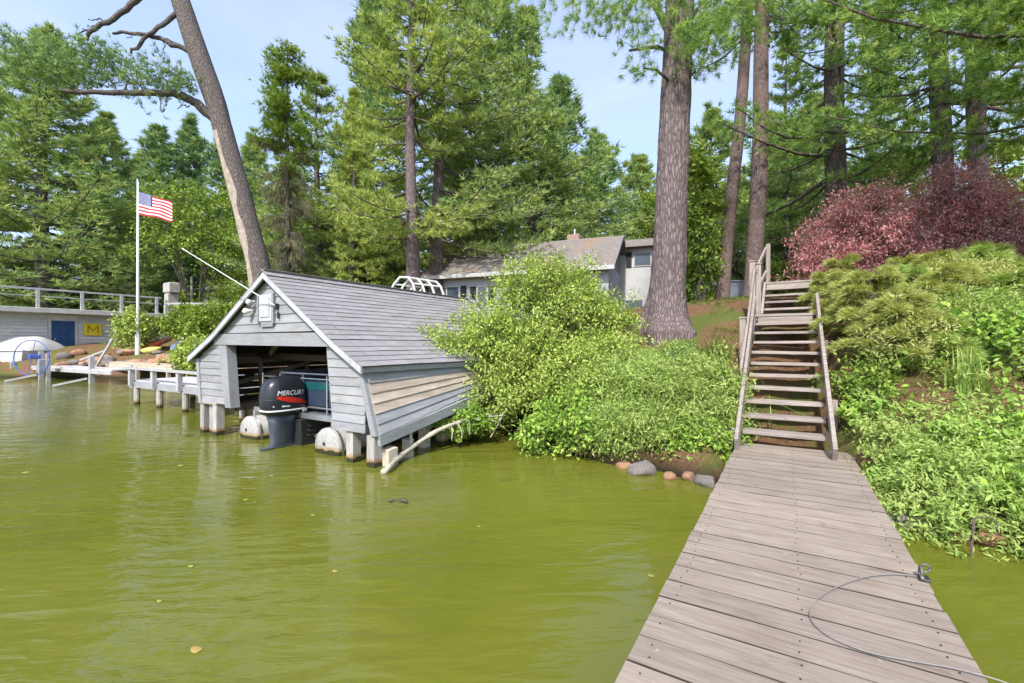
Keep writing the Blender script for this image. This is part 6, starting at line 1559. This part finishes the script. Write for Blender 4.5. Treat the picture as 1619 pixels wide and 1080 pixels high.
for (px, py, s, lab) in ((1018, 742, .19, 'orange boulder at the waterline, largest of the shore rocks'), (985, 733, .12, 'grey stone left of the orange boulder'), (1040, 712, .17, 'dark stone above the orange boulder'), (1052, 732, .13, 'dark stone right of the orange boulder'), (1068, 722, .13, 'grey stone between the orange boulder and the bright plant'),
                         (958, 715, .12, 'grey-pink stone under the dry stalks'), (1122, 760, .13, 'pinkish stone touching the left edge of the jetty'), (1085, 752, .10, 'small reddish stone left of the jetty'), (826, 684, .15, 'brown stone in the shade under the leafy bush'), (872, 704, .10, 'small stone under the waterside bush'),
                         (1108, 757, .09, 'flat brown stone beside the pinkish stone at the jetty'), (1065, 748, .09, 'small grey stone between the orange boulder and the jetty'), (1098, 744, .11, 'dark stone tucked under the plant left of the jetty'), (1002, 724, .12, 'dark stone tucked behind the orange boulder'), (930, 712, .10, 'brown stone under the dry stalks, left one'), (1130, 742, .10, 'grey stone half under the jetty edge'),
                         (1435, 826, .15, 'flat pinkish stone at the right edge of the jetty'), (1505, 838, .11, 'grey stone at the waterline below the ground cover'), (1560, 850, .12, 'dark stone in the shade below the right bank'), (1470, 834, .08, 'small stone right of the flat pinkish one')):
    q = on(px + random.uniform(-6, 6), py + random.uniform(-2, 5), .03); rock(q.x, q.y, random.uniform(-.01, .05), (s * random.uniform(.9, 1.5), s * random.uniform(.8, 1.1), s * random.uniform(.6, .9)), lab)
k = 0
for i in range(120):
    u = random.uniform(-33.5, -17.5); v = float(np.interp(u, SU, SV)) + random.uniform(.25, 2.4); s = random.uniform(.14, .40)
    rock(u, v, g1(u, v) + s * .22, (s * random.uniform(.9, 1.5), s, s * random.uniform(.5, .8)), 'rubble stone in the low retaining bank on the far left shore', group='rubble stones of the far left bank')
# stick in the water, floating leaves
q = on(1530, 880, 0)
sk = thing('water_stick', 'thin bent stick standing in the water right of the jetty', 'stick', q)
MB().tube(spline([q + Vector((0, 0, -.3)), q + Vector((.03, .02, .12)), q + Vector((.05, .05, .30))], 4), .0085, 6).build('stem', 'bark_red', sk, smooth=True)
MB().tube(spline([q + Vector((.05, .05, .29)), q + Vector((.13, .1, .31)), q + Vector((.2, .12, .27)), q + Vector((.19, .10, .22))], 4), .005, 6).build('twig', 'bark_red', sk, smooth=True)
LV = [(310, 1027, .075, 'yellow leaf floating near the bottom left'), (495, 814, .05, 'round pale leaf floating mid-lake'), (302, 895, .05, 'green leaf floating left of mid-lake'), (40, 747, .10, 'pale leaf cluster floating at the far left'), (285, 736, .10, 'pale algae scrap floating in front of the left piles'),
      (388, 790, .06, 'small yellowish leaf floating below the outboard'), (757, 832, .04, 'tiny yellow leaf floating in the calm patch'), (530, 903, .05, 'brown leaf floating in the middle of the lake'), (430, 752, .05, 'thin leaf floating below the boathouse opening'), (252, 950, .04, 'small green leaf floating at lower left'), (1030, 910, .05, 'green leaf floating beside the jetty')]
for (px, py, s, lab) in LV:
    s *= .40; q = on(px, py, .004); b = MB(); n_ = 10; a0 = random.uniform(0, 6.28)
    ps = [q + Vector((s * 1.3 * math.cos(a + a0) * (1 + .15 * math.sin(3 * a)), s * .8 * math.sin(a + a0), .001 * math.sin(2 * a))) for a in np.linspace(0, 2 * math.pi, n_ + 1)[:-1]]
    b.add(ps + [q + Vector((0, 0, .001))], [(i, (i + 1) % n_, n_) for i in range(n_)]); tag(b.build('floating_leaf', 'lime_leaf' if 'brown' not in lab and 'yellow leaf floating near' not in lab else 'tan_leaf', at_=q), lab, 'leaf', 'leaves floating on the lake')
q = on(625, 795, .0); b = MB(); b.tube(spline([q + Vector((-.12, -.02, -.02)), q + Vector((-.02, 0, .03)), q + Vector((.10, .03, .035)), q + Vector((.16, .06, -.02))], 4), [.012 + .008 * math.sin(i) for i in range(13)], 6)
tag(b.build('floating_driftwood', 'dark_wood', at_=q, smooth=True), 'small dark piece of driftwood floating in front of the boathouse', 'driftwood')
